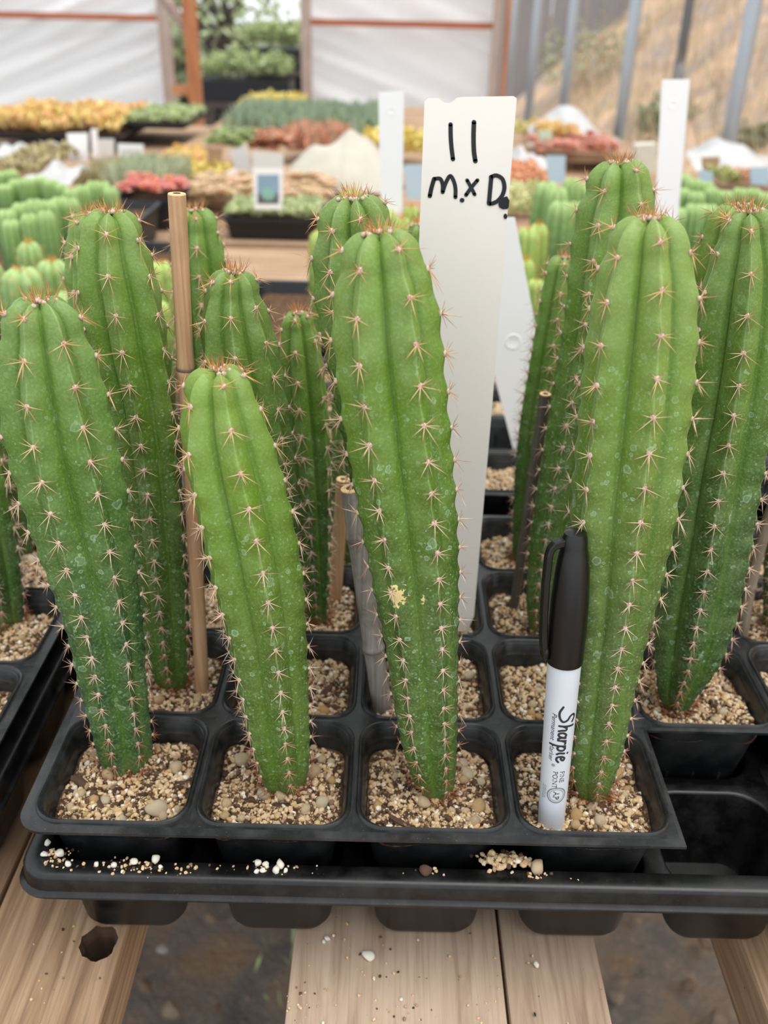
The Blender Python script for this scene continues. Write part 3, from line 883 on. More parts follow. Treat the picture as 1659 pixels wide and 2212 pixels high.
# ------------------------------------------------------------------ stakes
def mat_bamboo(name, a, b, dk, blotch=0.0):
    m = NT(name)
    n = m.noise(m.obj((700, 700, 14)), 1.0, 5, 0.6); n2 = m.noise(m.obj(), 38, 5, 0.65)
    c = m.mix(m.ramp(n, [(0.35, 0.0), (0.7, 1.0)]), a, b)
    c = m.mix(m.ramp(n2, [(0.5, 0.0), (0.68, blotch)]), c, dk)
    m.col(c); m.bump(n, 0.3, 0.0004)
    return m.set(Roughness=0.7, Specular_IOR_Level=0.3)
M_BAM_TAN = mat_bamboo('bamboo_tan', sm((176, 134, 100)), sm((204, 168, 130)), sm((140, 110, 86)), 0.3)
M_BAM_GREY = mat_bamboo('bamboo_grey', sm((164, 158, 150)), sm((124, 118, 110)), sm((72, 66, 60)), 0.7)
M_BAM_DARK = mat_bamboo('cane_dark', sm((84, 78, 70)), sm((106, 98, 86)), sm((54, 50, 46)), 0.5)
M_TWIG = mat_bamboo('twig_grey', sm((138, 124, 106)), sm((104, 92, 78)), sm((74, 64, 54)), 0.6)
M_JOINT = plain('cane_joint', sm((112, 98, 86)), 0.8, 0.3, 300)
M_CUT = plain('cut_end', sm((226, 190, 138)), 0.8, 0.2, 900, 0.3)
M_PITH = plain('pith', sm((92, 74, 60)), 0.9, 0.3, 900)
def stake(label, base_px, top_px, w_base, w_top, mat, nodes=(), dy=0.0, name='bamboo_stake', bow=0.0, cut=None):
    b = atZ(base_px[0], base_px[1], SOIL_Z); t = atY(top_px[0], top_px[1], b.y+dy)
    r0, r1 = w_base/2*mpp(b), w_top/2*mpp(t)
    d = (t-b); L = d.length; u = d.normalized()
    fs = sorted(set([i/24 for i in range(25)] + [f+e for f in nodes for e in (-0.014, -0.005, 0.0, 0.006, 0.016)]))
    pts = []; rs = []
    fs = [-0.03]+fs
    for f in fs:
        r = lerp(r0, r1, f)
        for nd in nodes:
            g = abs(f-nd)
            if g < 0.02: r *= 1+0.20*(1-g/0.02)*(1 if abs(f-nd) > 0.003 else 0.4)
        p = d*f + Vector((bow*math.sin(math.pi*max(0, f)), 0, 0))
        pts.append(p); rs.append(r)
    o = thing(name, label, 'stake', b)
    mb = MB(); mb.tube(pts, rs, 16); cane = autosmooth(mb.build('cane', mat, o), 60)
    for nd in nodes:
        rn = lerp(r0, r1, nd); c = MB(); c.tube([d*nd-u*0.0012, d*nd-u*0.0004, d*nd+u*0.0004, d*nd+u*0.0010], [rn*1.05, rn*1.17, rn*1.15, rn*1.04], 16, False)
        c.build('joint_ring', M_JOINT, cane, True)
    c = MB(); c.tube([d*1.0-u*0.0003, d*1.0+u*0.0004], [r1*0.99, r1*0.95], 16); c.build('cut_end', cut or M_CUT, o)
    c = MB(); c.tube([d+u*0.0001, d+u*0.0006], [r1*0.5, r1*0.4], 10); c.build('pith', M_PITH, o)
    return o
stake('tall tan bamboo stake with one joint ring', (437, 1490), (382, 420), 30, 40, M_BAM_TAN, (0.711,))
stake('weathered grey bamboo stake with a knobbly joint and pale cut top', (826, 1528), (757, 1056), 44, 44, M_BAM_GREY, (0.80, 0.3))
stake('thin dark cane with a pale cut top leaning by the tall cactus', (1110, 1310), (1178, 852), 20, 26, M_BAM_DARK, (0.66,))
stake('crooked grey twig stuck in a tray cell beside the frame-edge cactus', (1602, 1378), (1690, 1040), 26, 26, M_TWIG, (0.35,), name='twig_stake', bow=-0.003)
stake('flat tan stick behind the grey bamboo stake', (724, 1290), (741, 1036), 28, 30, M_BAM_TAN, (), name='stick')

# ------------------------------------------------------------------ plant tags
def panel(outline, axo, au, av, th):
    """outline in (u,v) metres on the tag plane -> slab mesh"""
    nn = au.cross(av).normalized()
    fr = [axo+au*u+av*v+nn*th/2 for u, v in outline]; bk = [p-nn*th for p in fr]; n = len(outline)
    Fc = [tuple(range(n)), tuple(reversed(range(n, 2*n)))]
    for i in range(n): Fc.append((i, n+i, n+(i+1) % n, (i+1) % n))
    return fr+bk, Fc, nn
# the lettered tag
SB = atZ(946, 1366, SOIL_Z)            # foot of the tag
ST = atY(1016, 212, SB.y)
av = (ST-SB).normalized(); au = (Vector((1, 0, 0)) - av*av.x).normalized(); Hs = (ST-SB).length
Ws = 202*mpp(ST)
def sign_uv(px, py):
    d = ray(px, py); nn = au.cross(av); t = (SB-Vector((0, 0, CAM_H))).dot(nn)/d.dot(nn)
    q = Vector((0, 0, CAM_H))+d*t-SB
    return q.dot(au), q.dot(av)
tl = [sign_uv(*p) for p in ((1116, 212), (1110, 208), (1000, 210), (987, 212), (980, 219), (970, 224), (958, 222), (950, 215), (945, 213), (925, 213), (917, 220))]
w = tl[0][0]
outline = [(tl[-1][0], 0.012), (tl[-1][0]*0.55, -0.02), (w*0.55, -0.02), (w, 0.012), (w+0.0004, Hs*0.5)] + tl
V, Fc, nn = panel(outline, Vector((0, 0, 0)), au, av, 0.0011)
sign = thing('plant_tag', 'large white plastic plant tag hand-lettered 11 and M. x D.', 'plant tag', SB)
link('tag_plate', pyd(V, Fc), M_TAG, sign)
def ribbon(mb, pts, w, fmap, lift=0):
    """stroke with round ends; pts in 2D, fmap(u,v)->3D"""
    P2 = [Vector((p[0], p[1], 0)) for p in pts]
    if len(P2) > 2:
        P2 = catmull(P2, 10*(len(P2)-1))
    elif len(P2) == 2:
        P2 = [P2[0].lerp(P2[1], i/6) for i in range(7)]
    L = []; R = []
    for i, p in enumerate(P2):
        t = (P2[min(i+1, len(P2)-1)]-P2[max(i-1, 0)]); t.normalize(); nr = Vector((-t.y, t.x, 0))
        L.append(p+nr*w/2); R.append(p-nr*w/2)
    V = [fmap(p.x, p.y) for p in L]+[fmap(p.x, p.y) for p in R]; n = len(L)
    mb.add(V, [(i, i+1, n+i+1, n+i) for i in range(n-1)])
    for e in (P2[0], P2[-1]): disc(mb, e.x, e.y, w/2, w/2, fmap)
def disc(mb, x, y, rx, ry, fmap, n=14):
    mb.add([fmap(x+rx*math.cos(2*math.pi*k/n), y+ry*math.sin(2*math.pi*k/n)) for k in range(n)], [tuple(range(n))])
def sfmap_factory():
    nrm = au.cross(av).normalized()
    lv = [0]
    def fm(x, y):
        u, v = sign_uv(900+x/6.636, 190+y/6.636)
        return au*u+av*v+nrm*(0.00055+0.00012+lv[0]*0.00002)
    return fm, lv
fm, lv = sfmap_factory()
def ink(name, strokes, discs=(), polys=()):
    mb = MB()
    for pts, w in strokes: lv[0] += 1; ribbon(mb, pts, w, fm)
    for x, y, rx, ry in discs: lv[0] += 1; disc(mb, x, y, rx, ry, fm)
    for pl in polys: lv[0] += 1; mb.add([fm(*p) for p in pl], [tuple(range(len(pl)))])
    o = mb.build(name, M_INK, sign); o['label'] = 'black handwritten ' + name.replace('_', ' ')
    return o
ink('digit', [([(485, 520), (488, 700), (500, 860), (520, 1018)], 62)])
ink('digit', [([(820, 488), (814, 700), (820, 900), (840, 1045)], 66)])
ink('letter_m', [([(188, 1545), (212, 1430), (250, 1300)], 62), ([(250, 1300), (335, 1298), (372, 1380), (372, 1490)], 56), ([(372, 1490), (415, 1360), (478, 1258), (530, 1330), (556, 1440), (555, 1562)], 56)], [(650, 1605, 34, 34)])
ink('letter_x', [([(722, 1318), (778, 1420), (830, 1522)], 52), ([(870, 1318), (780, 1425), (706, 1530)], 54)])
ink('letter_d', [([(1068, 1275), (1052, 1450), (1035, 1650)], 62), ([(1062, 1272), (1140, 1250), (1225, 1300), (1256, 1410), (1232, 1520), (1170, 1605), (1100, 1645), (1040, 1655)], 60)],
    [(1270, 1835, 28, 40)], [[(1292, 1545), (1328, 1610), (1318, 1700), (1300, 1730), (1230, 1734), (1180, 1705), (1168, 1660), (1190, 1610), (1240, 1565)]])

def tag_quad(label, cs, Y, mat, dz=0.0, th=0.0012, tip=None, name='plant_tag', dent=None):
    """four corners (tl,tr,br,bl) read on the plane at depth Y"""
    P4 = [atY(x, y, Y) for x, y in cs]
    if tip: P4 = P4[:3]+[atY(tip[0], tip[1], Y)]+P4[3:]
    foot = P4[-1].copy()
    o = thing(name, label, 'plant tag', foot)
    mb = MB(); fr = [p-foot+Vector((0, -th/2, 0)) for p in P4]; bk = [p+Vector((0, th, 0)) for p in fr]; n = len(fr)
    mb.add(fr+bk, [tuple(reversed(range(n))), tuple(range(n, 2*n))]+[(i, (i+1) % n, n+(i+1) % n, n+i) for i in range(n)])
    mb.build('tag_plate', mat, o)
    if dent:
        c = atY(dent[0], dent[1], Y)-foot; r = dent[2]*mpp(atY(dent[0], dent[1], Y))
        d = MB(); d.loops([[c+Vector((rr_*math.cos(2*math.pi*k/24), -th/2-yy, rr_*math.sin(2*math.pi*k/24))) for k in range(24)] for rr_, yy in ((r*1.05, 0.0), (r, 0.0003), (r*0.9, 0.0003), (r*0.8, 0.0001))], cap_last=True)
        d.build('moulding_mark', mat, o, True)
    return o
tag_quad('blank white tag leaning behind the lettered tag, its point in the soil', [(1000, 470), (1112, 470), (1160, 720), (1024, 640)], 0.655, M_TAGW, tip=(1112, 985), dent=(1108, 738, 17))
tag_quad('blank white tag standing upright behind the many-ribbed cactus', [(817, 199), (873, 197), (866, 640), (826, 640)], 1.02, M_TAGW, dent=(845, 240, 8))
tag_quad('blank white tag standing behind the tallest cactus', [(1430, 172), (1490, 171), (1450, 640), (1405, 640)], 1.00, M_TAGW, dent=(1453, 226, 9))

# ------------------------------------------------------------------ marker pen
PB = atZ(1189, 1786, -0.013); PT = atY(1243, 1146, PB.y+0.010)
pax = (PT-PB).normalized(); PL = (PT-PB).length
pe1 = (Vector((1, 0, 0))-pax*pax.x).normalized(); pfr = pe1.cross(pax)
pen = thing('marker_pen', 'white-barrelled permanent marker with black clip cap, standing in the soil', 'marker', PB)
M_PENW = plain('pen_barrel', sm((198, 203, 211)), 0.38, 0.02, 50)
M_PENB = plain('pen_cap', sm((11, 11, 12)), 0.33, 0.2, 500, 0.04)
M_PRINT = plain('pen_print', sm((38, 40, 46)), 0.5, 0.1, 300)
M_PRINTG = plain('pen_print_grey', sm((120, 124, 130)), 0.5, 0.1, 300)
def pen_lathe(prof, n=40):
    mb = MB()
    mb.loops([[pax*z+(pe1*math.cos(2*math.pi*k/n)+pfr*math.sin(2*math.pi*k/n))*r for k in range(n)] for z, r in prof], True, True)
    return mb
capz = (PB.z*0 + 0.0) ; CAPZ = PL*0.598
def pr(z): return lerp(0.00555, 0.00665, z/CAPZ)
barrel = autosmooth(pen_lathe([(-0.003, 0.0045), (-0.002, 0.0054), (0.0, 0.00555)]+[(CAPZ*i/8, pr(CAPZ*i/8)) for i in range(1, 9)]+[(CAPZ+0.001, 0.0065)]).build('barrel', M_PENW, pen), 50)
CL = PL-CAPZ
prof = [(0, 0.0064), (0.0004, 0.00715), (0.002, 0.00725), (0.25*CL, 0.00750), (0.5*CL, 0.00735), (0.7*CL, 0.0066), (0.82*CL, 0.0058), (0.86*CL, 0.0053), (0.90*CL, 0.0050), (0.955*CL, 0.0047), (0.985*CL, 0.0040), (1.0*CL, 0.0024), (1.004*CL, 0.0008)]
cap = autosmooth(pen_lathe([(CAPZ+z, r) for z, r in prof]).build('cap', M_PENB, pen), 35)
clip = MB()
side = (-pe1*0.96+pfr*0.24).normalized(); tw = side.cross(pax)
cz = lambda f: CAPZ+CL*f
path = [(0.985, 0.0030), (0.985, 0.0062), (0.975, 0.0085), (0.95, 0.0102), (0.90, 0.0110), (0.7, 0.0114), (0.5, 0.0113), (0.30, 0.0108), (0.22, 0.0104), (0.16, 0.0098)]
path = [(f-0.06, o*0.90) for f, o in path]
Lc = []
for i, (f, o_) in enumerate(path):
    hw = 0.0017 if i < 8 else 0.0019
    th_ = 0.0013 if i > 2 else 0.0016
    a = pax*cz(f)+side*o_
    f2, o2 = path[min(i+1, len(path)-1)]; f1, o1 = path[max(i-1, 0)]
    t = (pax*cz(f2)+side*o2-pax*cz(f1)-side*o1).normalized(); nr = t.cross(tw).normalized()
    Lc.append([a+tw*hw+nr*th_, a-tw*hw+nr*th_, a-tw*hw-nr*th_, a+tw*hw-nr*th_])
clip.loops(Lc, True, True)
co = clip.build('clip', M_PENB, cap)
bvl = co.modifiers.new('soft', 'BEVEL'); bvl.width = 0.0006; bvl.segments = 2
b2 = MB(); cpt = pax*cz(0.10)+side*0.0086
bv, bf = ico(2); b2.add([cpt+pax*v.z*0.0042+tw*v.x*0.0023+side*v.y*0.0019 for v in bv], bf); b2.build('clip_tip', M_PENB, cap, True)
# print on the barrel: text x runs down the barrel, text up points to +x
def pmap(x, y, lift=0.00006):          # x: metres down from the cap edge, y: metres around (0 = faces the camera)
    z = CAPZ-x; r = pr(z)+lift; a = y/r
    return pax*z+(pfr*math.cos(a)+pe1*math.sin(a))*r
def text_on_pen(name, body, x0, y0, size, mat, shear=0.0, sx=1.0, bold=0.0):
    cu = bpy.data.curves.new('t', 'FONT'); cu.body = body; cu.size = size; cu.shear = shear; cu.offset = bold; cu.resolution_u = 3
    to = bpy.data.objects.new('t', cu); COL.objects.link(to)
    dg = bpy.context.evaluated_depsgraph_get()
    me = bpy.data.meshes.new_from_object(to.evaluated_get(dg))
    bpy.data.objects.remove(to)
    bm = bmesh.new(); bm.from_mesh(me)
    bmesh.ops.triangulate(bm, faces=bm.faces[:])
    for v in bm.verts: v.co = pmap(x0+v.co.x*sx, y0+v.co.y)
    bm.to_mesh(me); bm.free()
    me.materials.clear()
    return link(name, me, mat, barrel)
U = 0.0042   # x-height unit of the script logo
def lmap(x0, y0, k):
    return lambda x, y: pmap(x0+x*k, y0+(y-0.10*x*0)*k, 0.00009)
LX = CAPZ*0.232
logo = MB(); lm_ = lmap(LX, -0.0012, 0.0032)
W_ = 0.30
for st in ([(-0.75, 0.30), (0.1, -0.08), (0.95, 0.0), (1.5, 0.42), (1.3, 1.0), (0.75, 1.38), (0.62, 1.85), (1.05, 2.1), (1.7, 1.75)],   # S
           [(2.35, 2.0), (2.25, 1.0), (2.15, 0.0)], [(2.2, 0.5), (2.5, 0.95), (2.85, 0.9), (2.85, 0.4), (2.95, 0.0)],                       # h
           [(4.0, 0.8), (3.6, 1.0), (3.25, 0.6), (3.35, 0.08), (3.75, 0.1), (4.0, 0.7)], [(4.05, 0.95), (3.98, 0.4), (4.15, 0.0)],            # a
           [(4.5, 1.0), (4.45, 0.5), (4.4, 0.0)], [(4.45, 0.5), (4.7, 0.95), (5.0, 0.95)],                                                    # r
           [(5.35, 1.0), (5.25, 0.0), (5.15, -1.0)], [(5.3, 0.6), (5.65, 1.0), (6.0, 0.75), (5.95, 0.2), (5.6, 0.0), (5.3, 0.2)],               # p
           [(6.5, 0.95), (6.42, 0.35), (6.6, 0.0)],                                                                                            # i
           [(7.0, 0.5), (7.45, 0.62), (7.6, 0.9), (7.25, 1.02), (6.98, 0.6), (7.1, 0.1), (7.5, 0.0), (7.85, 0.25)]):                            # e
    ribbon(logo, st, W_, lm_)
disc(logo, 6.55, 1.45, 0.16, 0.16, lm_)
lg = logo.build('logo_lettering', M_PRINT, barrel)
text_on_pen('small_lettering', '®', LX+0.0262, -0.0030, 0.0020, M_PRINT)
text_on_pen('small_lettering', 'Permanent  Marker', LX+0.0012, -0.0044, 0.0029, M_PRINT, shear=0.25, sx=1.03)
text_on_pen('small_lettering', 'FINE', LX+0.0300, 0.0008, 0.0030, M_PRINT)
text_on_pen('small_lettering', 'POINT', LX+0.0300, -0.0021, 0.0030, M_PRINT)
text_on_pen('seal_lettering', 'AP', LX+0.0406, -0.0012, 0.0036, M_PRINT, bold=0.00005)
seal = MB(); sx0, sy0 = LX+0.0427, 0.0002
for r0, r1 in ((0.0031, 0.0029), (0.0042, 0.0036)):
    V = []; n = 40
    for k in range(n):
        a = 2*math.pi*k/n; V.append(pmap(sx0+r0*math.cos(a), sy0+r0*math.sin(a)))
    for k in range(n):
        a = 2*math.pi*k/n; V.append(pmap(sx0+r1*math.cos(a), sy0+r1*math.sin(a)))
    seal.add(V, [(k, (k+1) % n, n+(k+1) % n, n+k) for k in range(n)])
seal.build('seal_ring', M_PRINTG, barrel)
text_on_pen('tiny_lettering', 'Conforms to', LX+0.0385, -0.0052, 0.0013, M_PRINTG)
text_on_pen('tiny_lettering', 'ASTM D-4236', LX+0.0385, -0.0064, 0.0013, M_PRINTG)

# ------------------------------------------------------------------ spilled crumbs on the trays and boards
crumb_group = 'spilled perlite crumbs'
def crumb(px, py, z, wpx, mat=None, label='white perlite crumb spilled on the black carrying tray', nm='perlite_crumb', grp=crumb_group):
    p = atZ(px, py, z); r = wpx/2*mpp(p)
    o = link(nm, STONES[rnd.randrange(8)].copy(), None, None, p+Vector((0, 0, r*0.55)))
    o.data.materials.clear(); o.data.materials.append(mat or M_PERL)
    o.scale = (r, r, r); o.rotation_euler = (rnd.uniform(-.4, .4), rnd.uniform(-.4, .4), rnd.uniform(0, 6.2))
    return tag(o, label, 'perlite' if nm == 'perlite_crumb' else 'stone', grp)
LZ = -0.0178
for px, py, w in ((104, 1822, 16), (96, 1848, 16), (132, 1846, 22), (146, 1868, 15), (209, 1870, 14), (246, 1872, 16), (264, 1885, 10), (289, 1864, 18), (336, 1858, 22), (347, 1875, 12),
                  (556, 1868, 18), (573, 1870, 18), (555, 1885, 15), (569, 1882, 15), (606, 1871, 24), (597, 1884, 20), (617, 1883, 14), (938, 1878, 10)):
    crumb(px, py, LZ, w)
def heap(name, label, cat, pts, mat, seed, rmin, rmax, spread):
    rr = random.Random(seed); V = []; Fc = []
    for (px, py, z, n, sx, sy) in pts:
        c = atZ(px, py, z)
        for _ in range(n):
            r = rr.uniform(rmin, rmax); x, y = c.x+rr.gauss(0, sx), c.y+rr.gauss(0, sy)
            add_grain(V, Fc, (x, y, z+r*rr.uniform(0.3, 0.8)), r, rr, 1)
    o = link(name, pyd(V, Fc), mat)
    return tag(o, label, cat, None, 'stuff')
heap('spilled_grit', 'fine spilled grit and bark scattered along the glossy tray lip', 'grit',
     [(125, 1850, LZ, 40, 0.004, 0.003), (300, 1872, LZ, 60, 0.012, 0.0018), (420, 1880, LZ, 14, 0.02, 0.0015), (590, 1876, LZ, 20, 0.008, 0.0015), (925, 1885, LZ, 8, 0.004, 0.001), (1180, 1893, LZ, 16, 0.006, 0.001)], M_GRIT, 5, 0.0003, 0.0010, 1)
big = crumb(1160, 1880, LZ, 42, M_PUMICE, 'tan pumice lump lying on the glossy tray lip', 'pumice_lump', None); big['category'] = 'stone'
crumb(919, 1886, LZ, 32, M_BARK, 'dark brown bark lump on the glossy tray lip', 'bark_lump', None)['category'] = 'bark'
heap('gravel_heap', 'small heap of pale gravel wedged between two cells above the tray lip', 'gravel', [(1092, 1862, -0.0175, 90, 0.0055, 0.0022), (1095, 1856, -0.0164, 40, 0.0032, 0.0012)], M_GRIT, 9, 0.0007, 0.0017, 1)
rr = random.Random(11); V = []; Fc = []
for cxx, nn_ in ((GX+5*PIT, 150), (GX+6*PIT, 110)):
    for _ in range(nn_):
        x, y = cxx+rr.gauss(0, 0.004), GY+0.0015+abs(rr.gauss(0, 0.0035)); r = rr.uniform(0.0006, 0.0016)
        if math.hypot(max(0, abs(x-cxx)-0.001), y-GY) > 0.011: continue
        add_grain(V, Fc, (x, y, -0.036+r*rr.uniform(0.4, 1.4)), r, rr, 1)
tag(link('gravel_heap', pyd(V, Fc), M_GRIT), 'gravel lying in the empty cut-away part of the carrying tray', 'gravel', None, 'stuff')
for px, py, w in ((795, 2067, 26), (708, 2030, 14), (700, 2036, 10), (720, 2022, 9), (1158, 2086, 16), (867, 2160, 8)):
    crumb(px, py, BENCH_Z, w, None, 'white perlite crumb fallen on a bench board', 'perlite_crumb', 'perlite crumbs on the bench boards')
heap('bench_litter', 'dark bark crumbs and dust scattered over the bench boards', 'litter', [(660, 2180, BENCH_Z, 26, 0.006, 0.006), (790, 2090, BENCH_Z, 30, 0.012, 0.012), (1000, 2150, BENCH_Z, 20, 0.02, 0.01), (880, 2190, BENCH_Z, 14, 0.008, 0.005), (120, 2120, BENCH_Z, 14, 0.006, 0.015)], M_GRIT, 21, 0.0003, 0.0009, 1)

# ------------------------------------------------------------------ background: low cacti in trays
def far_tray(label, x0, x1, y0, y1, ztop, zbot, soil=True, group='plain black trays further back'):
    o = thing('nursery_tray', label, 'plant tray', ((x0+x1)/2, (y0+y1)/2, zbot), group)
    cx, cy = 0, 0; hx, hy = (x1-x0)/2, (y1-y0)/2; h = ztop-zbot
    mb = MB(); mb.loops([rrect(hx-0.012, hy-0.012, 0.01, 0.0, 3), rrect(hx-0.004, hy-0.004, 0.01, h-0.006, 3), rrect(hx, hy, 0.01, h-0.006, 3), rrect(hx, hy, 0.01, h, 3), rrect(hx-0.006, hy-0.006, 0.01, h, 3), rrect(hx-0.012, hy-0.012, 0.01, h-0.02, 3)], cap_first=True)
    mb.build('tray_body', M_FARBLK, o)
    if soil:
        s = MB(); s.loops([rrect(hx-0.0095, hy-0.0095, 0.01, h-0.014, 3)], cap_last=True); s.build('soil', M_SOIL, o)
    return o
far_tray('plain black tray of low cacti with golden crowns by the slim cactus', -0.72, -0.17, 0.645, 0.92, 0.0, BENCH_Z)
far_tray('plain black tray packed with slim pale-ribbed cacti on the far bench', -0.95, -0.30, 1.16, 1.44, -0.03, -0.0918)
far_tray('plain black tray of slim cacti set furthest back beside white wraps', -1.02, -0.42, 1.48, 1.76, -0.03, -0.0918)
far_tray('plain black tray of cacti past the tagged tray, beside the tilted blank tag', 0.02, 0.78, 0.875, 1.12, 0.0, BENCH_Z)
far_tray('plain black tray of crowded cacti behind the tallest cactus', 0.14, 0.80, 1.16, 1.42, -0.03, -0.0918)
far_tray('plain black tray of crowded cacti below the crumpled clear plastic', 0.30, 0.90, 1.46, 1.75, -0.03, -0.0918)

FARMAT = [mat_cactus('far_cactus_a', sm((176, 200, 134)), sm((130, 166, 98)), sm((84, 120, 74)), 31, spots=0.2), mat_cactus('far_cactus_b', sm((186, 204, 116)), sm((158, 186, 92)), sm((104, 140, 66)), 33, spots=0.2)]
m = NT('golden_spine'); c = m.ramp(m.attr('hgt'), [(0.0, sm((190, 150, 110))), (0.8, sm((214, 168, 96))), (1.0, sm((232, 158, 72)))]); m.col(c); M_GOLD = m.set(Roughness=0.5)
FARV = []
for i, (n, rad, spl) in enumerate(((8, 0.020, 1.2), (7, 0.018, 0.8), (9, 0.021, 1.5))):
    ax = [Vector((0, 0, -0.004, rad*0.7)), Vector((0, 0, 0.03, rad*0.92)), Vector((0.001, 0, 0.065, rad)), Vector((0.001, 0, 0.088, rad*0.93))]
    FARV.append(cactus_geo(ax, n, 0.3*i, 60+i, detail=0.45, sp_top=0.011, sp_low=0.011, spine_len=spl, wool=False, spines_per=5, dep=(0.22, 0.26, 0.30)))
    FARV[-1][0].materials.append(FARMAT[0]); FARV[-1][1].materials.append(M_GOLD)
FAR_BODY_B = []
for b, s, w in FARV:
    b2 = b.copy(); b2.materials.clear(); b2.materials.append(FARMAT[1]); FAR_BODY_B.append(b2)
def far_cactus(px, py, wpx, Y, z0, var, label, group, light=False, gold=True):
    top = atY(px, py, Y); d = wpx*mpp(top)
    h = max(0.02, top.z-z0)
    o = thing('small_cactus', label, 'cactus', (top.x, Y, z0), group)
    k = d/(2*(0.020, 0.018, 0.021)[var])
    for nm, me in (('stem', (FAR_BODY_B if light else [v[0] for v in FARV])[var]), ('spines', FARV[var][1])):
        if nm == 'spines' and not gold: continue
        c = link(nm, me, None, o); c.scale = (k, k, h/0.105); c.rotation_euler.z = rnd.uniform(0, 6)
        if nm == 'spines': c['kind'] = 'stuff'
    return o
def cluster(lst, Y, z0, label, group, light=False, gold=True):
    for i, (px, py, w, dy) in enumerate(lst):
        far_cactus(px, py, w, Y+dy, z0, (i*2+1) % 3, label, group, light, gold)
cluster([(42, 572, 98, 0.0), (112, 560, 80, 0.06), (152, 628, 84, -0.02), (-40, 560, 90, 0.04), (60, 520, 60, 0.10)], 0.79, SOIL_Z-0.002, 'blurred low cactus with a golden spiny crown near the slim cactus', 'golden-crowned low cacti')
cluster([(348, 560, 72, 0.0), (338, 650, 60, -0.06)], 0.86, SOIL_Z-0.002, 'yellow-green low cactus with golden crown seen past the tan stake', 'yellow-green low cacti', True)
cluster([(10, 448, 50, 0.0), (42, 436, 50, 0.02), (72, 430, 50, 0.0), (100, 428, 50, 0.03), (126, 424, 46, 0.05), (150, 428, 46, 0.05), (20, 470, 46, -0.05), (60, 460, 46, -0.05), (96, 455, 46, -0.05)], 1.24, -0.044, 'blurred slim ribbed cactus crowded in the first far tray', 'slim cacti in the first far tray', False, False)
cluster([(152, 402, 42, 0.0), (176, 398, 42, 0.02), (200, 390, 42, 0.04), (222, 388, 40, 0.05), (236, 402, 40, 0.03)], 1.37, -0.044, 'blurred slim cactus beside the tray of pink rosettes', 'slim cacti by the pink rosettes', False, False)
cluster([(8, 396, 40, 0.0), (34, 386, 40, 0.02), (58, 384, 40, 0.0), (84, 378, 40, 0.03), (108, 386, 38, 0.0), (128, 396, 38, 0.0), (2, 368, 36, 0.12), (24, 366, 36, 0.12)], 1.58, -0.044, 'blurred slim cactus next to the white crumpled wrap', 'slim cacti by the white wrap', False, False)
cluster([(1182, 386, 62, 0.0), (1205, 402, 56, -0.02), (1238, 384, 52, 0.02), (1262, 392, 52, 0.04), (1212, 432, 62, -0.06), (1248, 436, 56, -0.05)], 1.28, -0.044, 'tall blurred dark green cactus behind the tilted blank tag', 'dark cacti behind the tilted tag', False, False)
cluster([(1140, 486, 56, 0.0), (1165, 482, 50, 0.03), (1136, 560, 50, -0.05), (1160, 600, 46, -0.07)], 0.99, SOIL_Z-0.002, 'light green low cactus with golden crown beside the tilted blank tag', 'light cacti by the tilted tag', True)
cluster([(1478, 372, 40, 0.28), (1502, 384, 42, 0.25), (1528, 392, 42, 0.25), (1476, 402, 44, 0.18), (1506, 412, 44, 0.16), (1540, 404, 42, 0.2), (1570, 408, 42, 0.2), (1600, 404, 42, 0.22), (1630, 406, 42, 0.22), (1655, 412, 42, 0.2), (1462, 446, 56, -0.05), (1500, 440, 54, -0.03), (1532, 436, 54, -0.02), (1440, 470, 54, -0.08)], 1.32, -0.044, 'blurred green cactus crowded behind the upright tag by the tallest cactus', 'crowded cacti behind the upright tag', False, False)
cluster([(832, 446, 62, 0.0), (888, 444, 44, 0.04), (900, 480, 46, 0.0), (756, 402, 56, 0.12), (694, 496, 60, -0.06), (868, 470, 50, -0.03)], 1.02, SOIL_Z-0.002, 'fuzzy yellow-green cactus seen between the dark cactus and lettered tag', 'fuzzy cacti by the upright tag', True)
far_tray('plain black tray of fuzzy yellow-green cacti behind the dark cactus', -0.162, 0.012, 0.875, 1.12, 0.0, BENCH_Z)

# ------------------------------------------------------------------ background: far pallet bench and plants
FB = -0.092
pal = thing('pallet_bench', 'blurred pallet bench of cross boards carrying succulent trays', 'bench')
yy = 1.155; i = 0
for y0, y1 in ((1.155, 1.27), (1.285, 1.372), (1.385, 1.575), (1.582, 1.70), (1.715, 1.86), (1.88, 2.02), (2.05, 2.19), (2.21, 2.35), (2.37, 2.51), (2.53, 2.68)):
    board('board', -1.5, 1.05, y0, y1, FB-0.022, FB-(0.004 if i % 2 else 0.0), M_WOODX, pal); i += 1
for xx in (-1.3, -0.6, 0.1, 0.9):
    board('runner', xx, xx+0.04, 1.155, 2.68, FB-0.112, FB-0.0222, M_WOODX, pal)
    for y0 in (1.2, 2.6): board('leg', xx, xx+0.04, y0, y0+0.06, FLOOR_Z, FB-0.1122, M_WOODX, pal)

